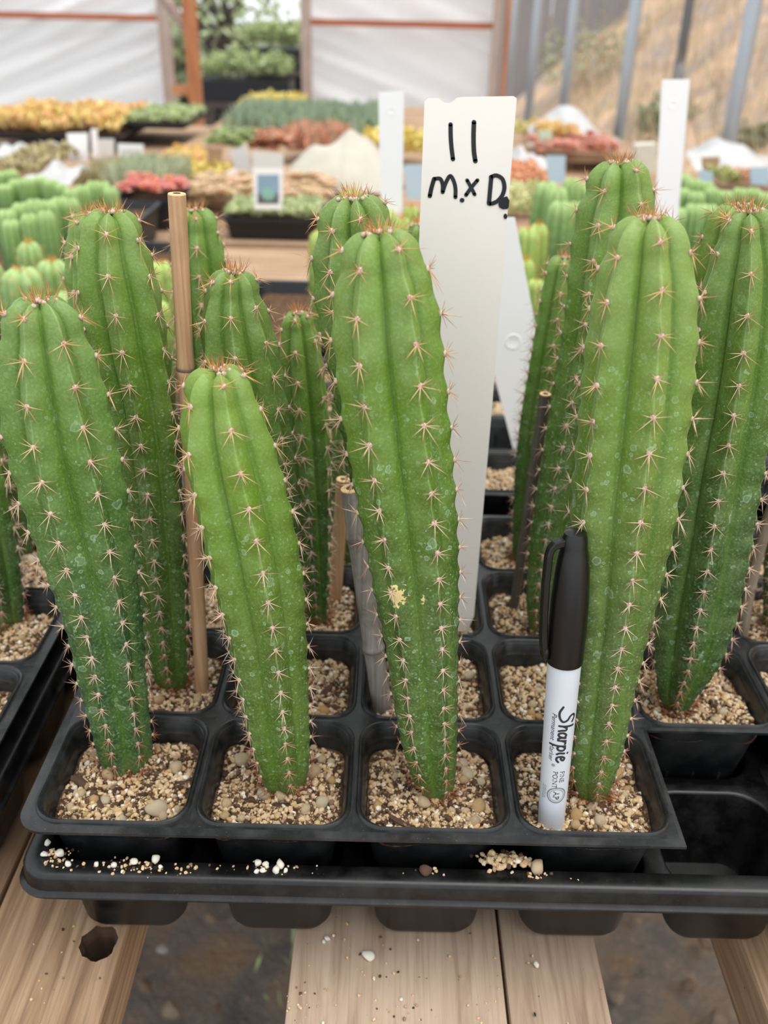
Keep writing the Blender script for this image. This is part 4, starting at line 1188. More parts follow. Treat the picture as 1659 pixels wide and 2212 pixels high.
def foliage(name, label, cat, cx, cy, z0, w, d, h, n, stops, style, seed, leaf=0.012, group=None):
    rr = random.Random(seed); V = []; Fc = []
    def lf(p, dr, L, wd):
        dr = dr.normalized(); sd_ = dr.cross(Vector((rr.uniform(-.3, .3), rr.uniform(-.3, .3), 1)))
        if sd_.length < 1e-4: sd_ = Vector((1, 0, 0))
        sd_.normalize(); b = len(V); nr = sd_.cross(dr)
        V.extend([p, p+dr*L*0.55+sd_*wd+nr*wd*0.3, p+dr*L, p+dr*L*0.55-sd_*wd+nr*wd*0.3])
        Fc.append((b, b+1, b+2)); Fc.append((b, b+2, b+3))
    if style == 'grass':
        for _ in range(n):
            p = Vector((cx+rr.uniform(-w/2, w/2), cy+rr.uniform(-d/2, d/2), z0))
            hh = h*rr.uniform(0.55, 1.05)
            lf(p, Vector((rr.uniform(-.35, .35), rr.uniform(-.35, .35), 1)), hh, leaf*0.35)
    elif style == 'rosette':
        for _ in range(n):
            r = leaf*rr.uniform(0.8, 1.5)
            p = Vector((cx+rr.uniform(-w/2, w/2), cy+rr.uniform(-d/2, d/2), z0+h*rr.uniform(0.2, 0.85)))
            for k in range(14):
                a = k*2.4; el = 0.15+1.0*k/14
                lf(p, Vector((math.cos(a)*math.cos(el), math.sin(a)*math.cos(el), math.sin(el))), r*(1.1-0.4*k/14), r*0.32)
    else:      # bushy mound of small leaves
        for _ in range(n):
            x, y = rr.uniform(-1, 1), rr.uniform(-1, 1)
            top = h*(0.65+0.35*math.sin(x*7+seed)*math.cos(y*5+seed)*0.7)*(1-0.25*max(abs(x), abs(y))**3)
            p = Vector((cx+x*w/2, cy+y*d/2, z0+top*(1-rr.random()**2*0.75)))
            lf(p, Vector((rr.uniform(-1, 1), rr.uniform(-1, 1), rr.uniform(0.0, 1.3))), leaf*rr.uniform(0.7, 1.3), leaf*0.32)
    o = link(name, pyd(V, Fc), mat_islands('foliage_'+str(seed), stops, 0.6, 0))
    return tag(o, label, cat, group, 'stuff')
def fol(name, label, x0, x1, yt, yb, Y, D, stops, style, n, seed, leaf=0.012, cat='plants'):
    """patch spanning photo columns x0..x1, from yb (its foot) up to yt, at depth Y with real depth D"""
    b = atY((x0+x1)/2, yb, Y); t = atY((x0+x1)/2, yt, Y+D*0.4)
    w = (x1-x0)*mpp(b)
    return foliage(name, label, cat, b.x, Y+D/2, b.z, w, D, max(0.02, t.z-b.z), n, [(p, sm(c)) for p, c in stops], style, seed, leaf)
TAN = [(0, (224, 176, 146)), (0.4, (234, 206, 168)), (0.7, (190, 172, 112)), (1, (238, 192, 160))]
PALE = [(0, (150, 168, 96)), (0.5, (190, 200, 130)), (1, (126, 150, 84))]
YEL = [(0, (236, 206, 40)), (0.5, (226, 196, 60)), (1, (190, 186, 60))]
ORG = [(0, (240, 160, 70)), (0.3, (226, 200, 80)), (0.6, (206, 196, 84)), (0.8, (238, 150, 80)), (1, (196, 182, 84))]
GRY = [(0, (150, 166, 120)), (0.5, (186, 194, 150)), (1, (120, 140, 92))]
PNK = [(0, (206, 70, 96)), (0.5, (230, 120, 110)), (0.8, (232, 160, 100)), (1, (200, 90, 110))]
OLV = [(0, (150, 140, 72)), (0.5, (186, 170, 96)), (1, (120, 96, 62))]
TEAL = [(0, (88, 128, 96)), (0.5, (120, 152, 108)), (0.8, (72, 112, 88)), (1, (160, 176, 104))]
RED = [(0, (196, 104, 72)), (0.4, (214, 140, 84)), (0.7, (150, 120, 66)), (1, (226, 120, 100))]
GRN = [(0, (136, 162, 84)), (0.5, (176, 192, 110)), (1, (104, 134, 72))]

def tray_px(label, x0, x1, yt, yb, Y, D):
    a, b = atY(x0, yt, Y), atY(x1, yt, Y); z1 = (a.z+b.z)/2; z0 = atY((x0+x1)/2, yb, Y).z
    if Y < 2.5: z0 = max(z0, FB+0.0003)
    return far_tray(label, a.x, b.x, Y, Y+D, z1, z0, True)
tray_px('deep black tray of pale green plugs in front of the picture card', 478, 694, 474, 527, 1.735, 0.16)
tray_px('deep black tray of pink rosettes behind the slim cactus', 236, 372, 432, 505, 1.79, 0.18)
fol('pale_succulents', 'low pale green succulents filling the deep black tray below the picture card', 486, 688, 438, 473, 1.745, 0.14, PALE, 'mound', 2600, 201, 0.010)
fol('pink_rosettes', 'pink and coral rosettes in a deep black tray', 240, 366, 402, 432, 1.80, 0.16, PNK, 'rosette', 60, 202, 0.016)
fol('tan_rosettes', 'peach and olive rosettes massed behind the picture card', 380, 700, 396, 452, 1.93, 0.26, TAN, 'rosette', 330, 203, 0.017)
fol('silver_grass', 'silvery grass-like succulents in a clump behind the pink rosettes', 228, 372, 338, 424, 2.02, 0.2, GRY, 'grass', 1500, 204, 0.012)
fol('yellow_sedum', 'bright yellow sedum strip beside the tan rosettes', 355, 480, 350, 402, 2.22, 0.16, YEL, 'mound', 1500, 205, 0.012)
fol('orange_sedum', 'orange-yellow sedum behind the yellow strip', 345, 440, 322, 362, 2.46, 0.2, ORG, 'mound', 1400, 206, 0.014)
fol('olive_succulents', 'olive and rust succulents behind the slim far cacti', -20, 82, 318, 392, 2.10, 0.3, OLV, 'mound', 1600, 207, 0.014)
fol('olive_succulents', 'straggly tan stems between white wrap and silver grass', 168, 224, 345, 412, 2.06, 0.2, OLV, 'grass', 500, 208, 0.012)
fol('green_rosettes', 'green rosettes near the foot of the leaning timber post', 440, 524, 288, 330, 2.75, 0.25, GRN, 'rosette', 90, 209, 0.02)
fol('coral_succulents', 'coral and green succulents behind the tilted grey card', 532, 612, 288, 336, 2.85, 0.25, RED, 'rosette', 110, 210, 0.02)
fol('rust_aloes', 'rust-tipped aloes behind the cream sheet', 622, 745, 264, 330, 3.0, 0.25, RED, 'grass', 900, 211, 0.03)
fol('yellow_sedum', 'yellow sedum peeping between cream sheet and upright tag', 780, 920, 278, 345, 2.95, 0.25, YEL, 'mound', 1500, 212, 0.02)
fol('blue_green_succulents', 'wide bed of blue-green succulents before the doorway', 480, 860, 226, 300, 3.6, 0.7, TEAL, 'grass', 4200, 213, 0.022)
fol('yellow_bush', 'bright yellow bush at the doorway', 515, 650, 206, 248, 5.0, 0.5, YEL, 'mound', 2200, 214, 0.03)
fol('orange_sedum', 'long bed of orange and yellow sedum below the creased sheeting', -60, 250, 226, 290, 3.36, 0.56, ORG, 'mound', 5200, 215, 0.022)
fol('mixed_succulents', 'green and red succulents on the far staging below the sheeting', 272, 402, 238, 268, 3.5, 0.4, GRN, 'mound', 1400, 216, 0.02)
fol('red_succulents', 'salmon-red succulents under the crumpled clear plastic', 1160, 1345, 300, 336, 2.62, 0.25, [(0, (222, 140, 120)), (0.5, (236, 168, 140)), (1, (190, 90, 90))], 'rosette', 120, 217, 0.016)
fol('orange_succulents', 'orange and yellow succulents heaped in the clear plastic', 1168, 1250, 262, 306, 2.80, 0.2, ORG, 'mound', 1300, 218, 0.016)
fol('orange_succulents', 'orange-red succulents between lettered tag and blue card', 1095, 1180, 356, 410, 1.95, 0.2, [(0, (232, 120, 60)), (0.5, (226, 160, 90)), (1, (190, 110, 60))], 'mound', 1200, 219, 0.013)
fol('yellow_succulents', 'yellow-green succulents by the lettered tag and grey fence', 1100, 1190, 262, 330, 3.1, 0.3, [(0, (226, 206, 60)), (0.5, (196, 180, 80)), (1, (150, 150, 80))], 'mound', 1300, 220, 0.018)
fol('olive_succulents', 'olive bush between pale cards on the cactus side', 1556, 1600, 368, 402, 1.80, 0.1, [(0, (196, 190, 70)), (0.6, (150, 156, 60)), (1, (120, 130, 60))], 'mound', 700, 221, 0.012)
fol('rust_succulents', 'rust brown succulents at the foot of the hill', 1590, 1700, 372, 404, 1.86, 0.12, RED, 'mound', 700, 222, 0.012)
fol('green_cushions', 'pale yellow-green cushions behind the lettered tag', 1100, 1190, 400, 480, 1.62, 0.2, [(0, (196, 190, 110)), (0.5, (214, 206, 140)), (1, (150, 166, 84))], 'mound', 1500, 223, 0.012)

# benches under the farther plants (they stand on real staging)
def staging(label, x0, x1, y0, y1, z, parts=4):
    o = thing('staging_table', label, 'bench', ((x0+x1)/2, (y0+y1)/2, FLOOR_Z))
    w = (y1-y0)/parts; H = z-FLOOR_Z
    for k in range(parts):
        board('board', x0-(x0+x1)/2, x1-(x0+x1)/2, y0+k*w+0.008-(y0+y1)/2, y0+(k+1)*w-0.008-(y0+y1)/2, H-0.025, H, M_WOODX, o)
    for sx in (-1, 1):
        board('runner', sx*((x1-x0)/2-0.08)-0.02, sx*((x1-x0)/2-0.08)+0.02, -(y1-y0)/2, (y1-y0)/2, H-0.12, H-0.0252, M_WOODX, o)
        for sy in (-1, 1):
            board('leg', sx*((x1-x0)/2-0.08)-0.03, sx*((x1-x0)/2-0.08)+0.03, sy*((y1-y0)/2-0.08)-0.03, sy*((y1-y0)/2-0.08)+0.03, 0, H-0.1202, M_WOODX, o)
    return o
zc = atY(100, 303, 3.33).z
staging('wooden staging under the long orange sedum bed', -2.2, -0.75, 3.3, 4.2, zc-0.04)
tray_px('long black tray edge under the orange sedum', -60, 262, 290, 304, 3.33, 0.62)
tray_px('black tray of mixed succulents on the far staging', 262, 402, 266, 277, 3.48, 0.45)
z2 = atY(650, 300, 3.6).z
staging('wooden staging under the blue-green bed at the doorway', -0.72, 0.22, 2.72, 4.95, z2-0.005, 7)
z3 = atY(1250, 345, 2.6).z
staging('wooden staging under the crumpled clear plastic', 0.27, 0.70, 2.72, 3.5, z3, 4)

# cards, wraps and small signs among the far plants
def card(name, label, cs, Y, mat, th=0.002, cat='sign', lean=0.0):
    P4 = [atY(x, y, Y+lean*(1 if i < 2 else 0)) for i, (x, y) in enumerate(cs)]
    foot = (P4[2]+P4[3])/2
    mb = MB(); fr = [p-foot+Vector((0, -th/2, 0)) for p in P4]; bk = [p+Vector((0, th, 0)) for p in fr]
    mb.add(fr+bk, [(3, 2, 1, 0), (4, 5, 6, 7), (0, 1, 5, 4), (1, 2, 6, 5), (2, 3, 7, 6), (3, 0, 4, 7)])
    o = thing(name, label, cat, foot)
    mb.build('card_plate', mat, o)
    return o, P4, foot
M_CARDB = plain('card_blue', sm((186, 208, 222)), 0.5, 0.1, 30)
M_CARDG = plain('card_grey', sm((214, 214, 212)), 0.5, 0.05, 30)
M_SKYP = plain('print_blue_grey', sm((140, 168, 190)), 0.5, 0.15, 60)
M_TEALP = plain('print_teal', sm((150, 200, 186)), 0.5, 0.15, 150)
M_DKP = plain('print_dark', sm((96, 98, 100)), 0.5, 0.3, 120)
o, P4, foot = card('picture_card', 'white-framed picture card with a teal rosette on a blue-grey ground', [(546, 364), (612, 364), (610, 452), (550, 452)], 1.728, M_TAGW)
def inlay(px0, px1, py0, py1, Y, lift, mat, nm, parent, foot, round_=False):
    mb = MB()
    if round_:
        c = atY((px0+px1)/2, (py0+py1)/2, Y)-foot; k = mpp(atY(px0, py0, Y)); rx, rz = (px1-px0)/2*k, (py1-py0)/2*k
        # petals
        for ring, (n, s) in enumerate(((9, 1.0), (7, 0.62))):
            for q in range(n):
                a = 2*math.pi*q/n+ring*0.4
                mb.add([c+Vector((0, -lift-ring*0.0002, 0)), c+Vector((rx*s*0.75*math.cos(a-0.28), -lift-ring*0.0002, rz*s*0.75*math.sin(a-0.28))), c+Vector((rx*s*math.cos(a), -lift-ring*0.0002, rz*s*math.sin(a))), c+Vector((rx*s*0.75*math.cos(a+0.28), -lift-ring*0.0002, rz*s*0.75*math.sin(a+0.28)))], [(0, 1, 2, 3)])
    else:
        q = [atY(x, y, Y)-foot+Vector((0, -lift, 0)) for x, y in ((px0, py0), (px1, py0), (px1, py1), (px0, py1))]
        mb.add(q, [(3, 2, 1, 0)])
    return mb.build(nm, mat, parent)
inlay(556, 603, 377, 440, 1.728, 0.0014, M_SKYP, 'print', o, foot)
inlay(557, 602, 418, 439, 1.728, 0.0018, M_DKP, 'print', o, foot)
inlay(562, 598, 402, 434, 1.728, 0.0024, M_TEALP, 'print', o, foot, True)
card('price_card', 'blank white card standing in front of the orange sedum bed', [(144, 288), (190, 287), (191, 348), (150, 350)], 2.55, M_TAGW)
card('price_card', 'narrow white tag beside the blank white card', [(196, 278), (210, 278), (212, 345), (200, 345)], 2.50, M_TAGW)
card('price_card', 'wide white card with a soft edge beside the narrow white tag', [(212, 300), (247, 300), (246, 350), (206, 350)], 2.62, M_CARDG)
o, P4, foot = card('price_card', 'white-framed grey sign above the silver grass', [(254, 310), (310, 312), (308, 372), (258, 370)], 2.28, M_TAGW)
inlay(262, 303, 322, 352, 2.28, 0.0014, M_CARDG, 'print', o, foot)
card('price_card', 'tilted grey-white card between orange and tan rosettes', [(494, 326), (534, 312), (544, 372), (522, 392)], 2.24, M_CARDG)
card('price_card', 'small white card leaning below the tilted grey one', [(478, 376), (508, 362), (514, 384), (484, 398)], 2.16, M_TAGW)
card('price_card', 'pale card propped behind the picture card', [(545, 326), (612, 332), (612, 366), (545, 368)], 2.05, M_CARDG)
card('price_card', 'pale blue card between lettered tag and upright tag', [(872, 356), (916, 356), (914, 430), (878, 430)], 1.9, M_CARDB)
card('price_card', 'pale blue card before the salmon-red succulents', [(1178, 336), (1222, 336), (1220, 396), (1186, 396)], 1.9, M_CARDB)
card('price_card', 'pale blue card near the olive bush', [(1510, 366), (1540, 372), (1540, 410), (1512, 408)], 1.82, M_CARDB)
card('price_card', 'pale blue card beside the rust brown succulents', [(1620, 362), (1662, 360), (1662, 400), (1622, 398)], 1.80, M_CARDB)
card('price_card', 'mint green card in the crumpled clear plastic', [(1164, 282), (1192, 282), (1192, 316), (1166, 316)], 2.70, plain('card_mint', sm((190, 214, 190)), 0.5))
card('price_card', 'beige block behind the upright tag by the tallest cactus', [(1370, 312), (1414, 308), (1410, 366), (1372, 370)], 2.2, plain('card_beige', sm((206, 204, 188)), 0.6), 0.04, 'block')
card('price_card', 'small brown card under the pale plastic by the hill', [(1516, 340), (1554, 338), (1552, 366), (1518, 366)], 2.15, plain('card_brown', sm((168, 146, 114)), 0.6), 0.01)
pot = thing('clay_pot', 'tan plastic pot standing by the yellow sedum', 'pot', atY(466, 362, 2.35))
mb = MB(); k = mpp(atY(466, 362, 2.35))
mb.loops([[Vector((r*k*math.cos(2*math.pi*q/20), r*k*math.sin(2*math.pi*q/20), z*k)) for q in range(20)] for r, z in ((13, 0), (17, 36), (19, 36), (19, 44), (16, 44), (14, 30))], cap_first=True, cap_last=True)
mb.build('pot_wall', plain('pot_tan', sm((176, 146, 122)), 0.6), pot)

m = NT('frosted_plastic'); n = m.noise(m.obj(), 14, 5)
m.col(m.ramp(n, [(0.3, sm((186, 188, 190))), (0.7, sm((214, 215, 216)))]))
M_FROST = m.set(Roughness=0.35, Transmission_Weight=0.0, Alpha=0.82)
m = NT('cream_sheet'); n = m.noise(m.obj(), 12, 5)
m.col(m.ramp(n, [(0.3, sm((172, 166, 150))), (0.7, sm((194, 188, 172)))]))
M_CREAM = m.set(Roughness=0.55)
def wrap(name, label, x0, x1, yb, ridge, Y, D, mat, seed, cat='plastic sheet'):
    """draped sheet: ridge = [(photo x, photo y)] of its upper fold"""
    rr = random.Random(seed); nx, ny = 34, 14
    V = []; Fc = []; base = atY((x0+x1)/2, yb, Y)
    ph = [rr.uniform(0, 6) for _ in range(6)]
    for j in range(ny+1):
        v = j/ny
        for i in range(nx+1):
            u = i/nx; px = x0+(x1-x0)*u
            for (a, b) in zip(ridge[:-1], ridge[1:]):
                if a[0] <= px <= b[0]: ry = a[1]+(b[1]-a[1])*(px-a[0])/(b[0]-a[0]); break
            else: ry = ridge[0][1] if px < ridge[0][0] else ridge[-1][1]
            top = atY(px, ry, Y+D*0.5)
            prof = 1-abs(v*2-1)**1.7
            x = top.x+(v-0.5)*0.02*math.sin(u*9+ph[0]); y = Y+D*v
            z = base.z+(top.z-base.z)*prof
            fold = 0.005*math.sin(u*11+v*5+ph[1])+0.0022*math.sin(u*19-v*9+ph[2])+0.003*math.sin(v*9+u*7+ph[3])
            V.append((x-base.x, y-base.y+fold*0.6, max(0.0, z-base.z+fold*prof*1.2)))
    for j in range(ny):
        for i in range(nx):
            a = j*(nx+1)+i; Fc.append((a, a+1, a+nx+2, a+nx+1))
    o = link(name, pyd(V, Fc), mat, None, base, True)
    return tag(o, label, cat)
wrap('draped_sheet', 'cream sheet draped in a peak behind the upright tag', 632, 830, 415, [(632, 352), (680, 318), (720, 300), (756, 282), (780, 300), (830, 330)], 2.18, 0.34, M_CREAM, 3)
wrap('white_wrap', 'white crumpled wrap lying behind the slim far cacti', 84, 172, 402, [(84, 372), (110, 356), (150, 358), (172, 376)], 1.86, 0.2, M_FROST, 4)
wrap('white_wrap', 'greyish peaked wrap next to the blank white card', 76, 150, 356, [(76, 330), (100, 300), (124, 330), (150, 352)], 2.35, 0.2, M_FROST, 5)
wrap('white_wrap', 'thin white wrap on the bench edge under the orange sedum', 0, 80, 345, [(0, 318), (40, 312), (80, 324)], 2.45, 0.15, M_FROST, 6)
wrap('clear_plastic', 'crumpled clear plastic arched over salmon-red succulents', 1140, 1356, 336, [(1140, 268), (1180, 250), (1210, 232), (1260, 246), (1300, 286), (1356, 318)], 2.84, 0.26, M_FROST, 7)
wrap('clear_plastic', 'pale plastic sheet peaked at the foot of the near metal pole', 1478, 1700, 372, [(1478, 336), (1520, 318), (1560, 300), (1600, 318), (1660, 350), (1700, 362)], 2.28, 0.3, M_FROST, 8)
wrap('white_wrap', 'torn white wrap between lettered tag and red succulents', 1104, 1176, 366, [(1104, 336), (1130, 320), (1176, 352)], 2.15, 0.2, M_FROST, 9)

# ------------------------------------------------------------------ far greenhouse wall, posts, hill, doorway
WY = 7.0
M_FRAME = mat_wood('frame_wood', sm((206, 152, 112)), sm((190, 126, 88)), sm((150, 92, 62)), 2, 1.0, 0.25)
M_FRAMEX = mat_wood('rail_wood', sm((192, 126, 92)), sm((172, 98, 68)), sm((134, 72, 48)), 0, 4.0, 0.25)
M_FRAMEG = mat_wood('post_wood_grey', sm((196, 180, 172)), sm((176, 156, 146)), sm((146, 120, 106)), 2, 6.0, 0.25)
m = NT('greenhouse_sheeting'); n = m.noise(m.obj(), 2.2, 4)
m.col(m.ramp(n, [(0.3, sm((238, 240, 244))), (0.7, sm((250, 250, 252)))]))
m.set(Roughness=0.5)
tr = m.n('ShaderNodeBsdfTranslucent'); tr.inputs[0].default_value = (0.95, 0.96, 0.97, 1)
mx = m.n('ShaderNodeMixShader'); mx.inputs[0].default_value = 0.45
m.l(m.b.outputs[0], mx.inputs[1]); m.l(tr.outputs[0], mx.inputs[2]); m.l(mx.outputs[0], m.out.inputs[0])
M_SHEET = m.mat
def sheet(name, px0, px1, z0, z1, slope, seed, amp=0.02):
    a = atY(px0, 150, WY).x; b = atY(px1, 150, WY).x; rr = random.Random(seed); p = [rr.uniform(0, 6) for _ in range(3)]
    nx, nz = 90, 60; V = []; Fc = []
    for j in range(nz+1):
        for i in range(nx+1):
            x = a+(b-a)*i/nx; z = z0+(z1-z0)*j/nz
            s = (z-slope*x)
            y = amp*(abs(math.sin(s*13+p[0]))**0.6-0.5)+amp*0.5*math.sin(s*31+p[1]+x*2)
            V.append((x, WY+0.03+y, z))
    for j in range(nz):
        for i in range(nx):
            q = j*(nx+1)+i; Fc.append((q, q+1, q+nx+2, q+nx+1))
    return struct(link(name, pyd(V, Fc), M_SHEET, None, None, True))
sheet('wall_back_left', -420, 352, FLOOR_Z, 1.2, 0.42, 1, 0.06)
sheet('wall_back_right', 664, 1072, FLOOR_Z, 1.2, -0.32, 2, 0.035)
def postpx(name, pxa, pxb, Y, z0, z1, mat, d=0.07):
    a, b = atY(pxa, 60, Y).x, atY(pxb, 60, Y).x
    return struct(board(name, a, b, Y-d/2, Y+d/2, z0, z1, mat, None, 0.004))
postpx('trim_1', 343, 368, WY-0.04, FLOOR_Z, 1.3, M_FRAMEG)
postpx('trim_2', 650, 672, WY-0.04, FLOOR_Z, 1.3, M_FRAMEG)
postpx('trim_3', 1064, 1082, WY-0.04, FLOOR_Z, 1.3, M_FRAMEG)
postpx('trim_4', 1092, 1106, WY+0.4, FLOOR_Z, 1.3, M_FRAME)
def railpx(name, pxa, pxb, pya, pyb, Y, mat):
    a, b = atY(pxa, pya, Y), atY(pxb, pyb, Y)
    return struct(board(name, a.x, b.x, Y-0.03, Y+0.015, min(a.z, b.z), max(a.z, b.z), mat, None, 0.003))
za = atY(500, 36, WY).z; zb = atY(500, 50, WY).z
for nm, x0, x1 in (('trim_5', -420, 343), ('trim_6', 672, 1064)):
    a, b = atY(x0, 40, WY).x, atY(x1, 40, WY).x
    struct(board(nm, a, b, WY-0.06, WY-0.01, zb, za, M_FRAMEX, None, 0.003))
# leaning timber brace post nearer than the wall
lp = thing('timber_post', 'orange-brown timber post with diagonal brace in front of the doorway', 'post', (0, 0, 0))
pa, pb = atY(408, 0, 5.6), atY(434, 292, 5.6); w = 26*mpp(pa)
mb = MB(); mb.box(pa.x-w/2, pa.x+w/2, 5.6-0.04, 5.6+0.04, FLOOR_Z, 1.2, 0.004); mb.build('post', M_FRAME, lp)
q1, q2 = atY(362, 6, 5.6), atY(402, 62, 5.6)
mb = MB(); mb.tube([q1+Vector((-0.1, 0, 0.14)), q2], [0.028, 0.028], 4); mb.build('brace', M_FRAMEG, lp)
q1, q2 = atY(372, 192, 5.6), atY(420, 192, 5.6)
mb = MB(); mb.box(q1.x, q2.x, 5.58, 5.62, q1.z-0.03, q1.z+0.02, 0.003); mb.build('cross_rail', M_FRAME, lp)
mb = MB(); mb.box(pa.x-w*0.75, pa.x+w*0.75, 5.6-0.055, 5.6+0.055, FLOOR_Z, pb.z+0.02, 0.004); mb.build('post_boot', plain('post_boot', sm((74, 90, 86)), 0.7), lp)

# metal hoop poles along the open side
M_STEEL = plain('galvanised_steel', sm((168, 176, 184)), 0.4, 0.12, 12, 0.0, 0.6, Metallic=0.55)
for i, (xb, yb, xt, wpx, Y) in enumerate(((1583, 310, 1622, 34, 2.75), (1346, 300, 1366, 27, 3.45), (1222, 242, 1237, 22, 4.3), (1148, 240, 1158, 19, 5.2), (1105, 200, 1108, 15, 6.2))):
    b = atY((xb+xt)/2, yb/2, Y); r = wpx/2*mpp(b)
    o = thing('metal_pole', ('thick galvanised pole rising from the pale plastic by the hill', 'galvanised pole rising at the end of the crumpled clear plastic', 'galvanised pole rising behind the crest of the crumpled plastic', 'galvanised pole before the grey fence', 'thin galvanised pole next to the sheeting corner post')[i], 'pole', (b.x, Y, FLOOR_Z))
    mb = MB(); mb.tube([(0, 0, 0), (0, 0, 1.0), (0, 0, 2.4)], [r, r, r], 16); mb.build('tube', M_STEEL, o, True)
    mb = MB(); mb.tube([(0, 0, 0), (0, 0, 0.35)], [r*1.2, r*1.2], 16); mb.build('ground_sleeve', M_STEEL, o, True)
b = atY(1478, 80, 6.0)
o = thing('metal_pole', 'thin dull pole standing alone on the hillside', 'pole', (b.x, 6.0, FLOOR_Z+0.4))
mb = MB(); mb.tube([(0, 0, 0), (0, 0, 2.4)], [0.03, 0.03], 12); mb.build('tube', plain('dull_steel', sm((120, 122, 128)), 0.6), o, True)
mb = MB(); mb.tube([(0, 0, 0.2), (0, 0, 0.5)], [0.036, 0.036], 12); mb.build('ground_sleeve', plain('dull_steel2', sm((110, 110, 116)), 0.6), o, True)

# hillside
def hill_z(x, y):
    d = x-max(0.62, 1.15-0.10*max(0.0, y-3.2))
    z = FLOOR_Z + (0 if d < 0 else 0.84*d + 0.05*math.sin(x*3+y*2)*min(1, d)+0.04*math.sin(x*7-y*5)*min(1, d))
    return z
m = NT('dry_hillside'); co = m.obj()
n = m.noise(co, 1.5, 6, 0.62, 0.6); n2 = m.noise(co, 12, 6, 0.7); n3 = m.noise(m.obj((1, 1, 1), 7), 3.2, 5, 0.65)
c = m.ramp(n, [(0.30, sm((140, 130, 128))), (0.42, sm((178, 156, 138))), (0.52, sm((212, 180, 148))), (0.7, sm((222, 190, 156)))])
c = m.mix(m.ramp(n3, [(0.52, 0.0), (0.66, 0.75)]), c, sm((152, 148, 152)))
c = m.mix(m.ramp(m.noise(m.obj((1, 1, 1), 17), 2.2, 4), [(0.56, 0.0), (0.68, 0.6)]), c, sm((146, 146, 104)))
c = m.mix(m.ramp(n2, [(0.42, 0.35), (0.55, 0.0)]), c, sm((126, 104, 92)))
m.col(c); m.bump(n2, 0.5, 0.02)
M_HILL = m.set(Roughness=0.95)
struct(link('hillside', grid_mesh(0.6, 9.0, -1.0, 13.0, 70, 90, lambda x, y: hill_z(x, y)+0.012), M_HILL, None, None, True))
rr = random.Random(77); V = []; Fc = []
for _ in range(2600):
    y = rr.uniform(2.0, 8.2); x = 1.35+abs(rr.gauss(0, 1.6)); z = hill_z(x, y)
    L = rr.uniform(0.1, 0.34); d = Vector((rr.uniform(-.5, .3), rr.uniform(-.5, .5), 1)).normalized()
    s_ = Vector((1, 0, 0))*rr.uniform(0.003, 0.007); b = len(V)
    V += [(x-s_.x, y, z), (x+s_.x, y, z), (x+d.x*L, y+d.y*L, z+d.z*L)]; Fc.append((b, b+1, b+2))
o = link('dry_grass', pyd(V, Fc), mat_islands('dry_grass', [(0, sm((206, 176, 136))), (0.5, sm((176, 146, 108))), (1, sm((140, 132, 92)))], 0.8, 0))
tag(o, 'thin dry grass stalks scattered over the brown hillside', 'grass', None, 'stuff')
M_FENCE = plain('grey_fence', sm((142, 138, 140)), 0.8, 0.15, 6)
fx = [(atY(1086, 100, 9.0).x, 9.4), (3.4, 9.0), (7.5, 8.4)]
fence = thing('board_fence', 'grey weathered board fence along the top of the hillside', 'fence', (fx[0][0], fx[0][1], FLOOR_Z))
k = 0; x = 0.0
while x < 6.2:
    y = -0.075*x; zb = max(0, hill_z(fx[0][0]+x, fx[0][1]+y)-FLOOR_Z-0.1)
    mb = MB(); mb.box(x, x+0.145, y, y+0.02, zb, zb+1.05 + (0.55 if x < 1.2 else 0)); mb.build('fence_board', M_FENCE, fence); x += 0.152

# beyond the doorway: tree, tiered shelves with trays
M_TRUNK = plain('tree_bark', sm((86, 76, 72)), 0.9, 0.35, 14, 0.6)
tx = atY(498, 100, 11.0)
tree = thing('tree', 'dark forked tree seen through the doorway', 'tree', (tx.x, 11.0, FLOOR_Z))
def limb(mb, p, d, L, r, lev, rr, tips):
    pts = [p]; q = p.copy(); dd = d.copy(); N = 5
    for i in range(N):
        dd = (dd+Vector((rr.uniform(-.22, .22), rr.uniform(-.22, .22), rr.uniform(-.05, .15)))).normalized(); q = q+dd*L/N; pts.append(q.copy())
    mb.tube(pts, [lerp(r, r*0.6, i/N) for i in range(N+1)], 8)
    if lev == 0: tips.append(q); return
    for k in range(3):
        a = rr.uniform(0, 6.28); nd = (dd*0.6+Vector((math.cos(a), math.sin(a), rr.uniform(0.1, 0.8)))*0.7).normalized()
        limb(mb, pts[-1-(k % 2)], nd, L*0.7, r*0.55, lev-1, rr, tips)
rr = random.Random(12); tips = []; mb = MB(); limb(mb, Vector((0, 0, 0)), Vector((0.05, 0, 1)), 0.66, 0.17, 3, rr, tips); mb.build('trunk', M_TRUNK, tree, True)
V = []; Fc = []
for t in tips:
    for _ in range(50):
        p = t+Vector((rr.gauss(0, .34), rr.gauss(0, .28), rr.gauss(0, .26))); d = Vector((rr.uniform(-1, 1), rr.uniform(-1, 1), rr.uniform(-1, .6))).normalized()*0.09; s_ = d.orthogonal().normalized()*0.025; b = len(V)
        V += [p, p+d*0.5+s_, p+d, p+d*0.5-s_]; Fc.append((b, b+1, b+2, b+3))
lv_ = link('leaves', pyd(V, Fc), mat_islands('tree_leaves', [(0, sm((96, 124, 70))), (0.5, sm((140, 164, 96))), (1, sm((176, 190, 130)))], 0.6, 0), tree); lv_['kind'] = 'stuff'
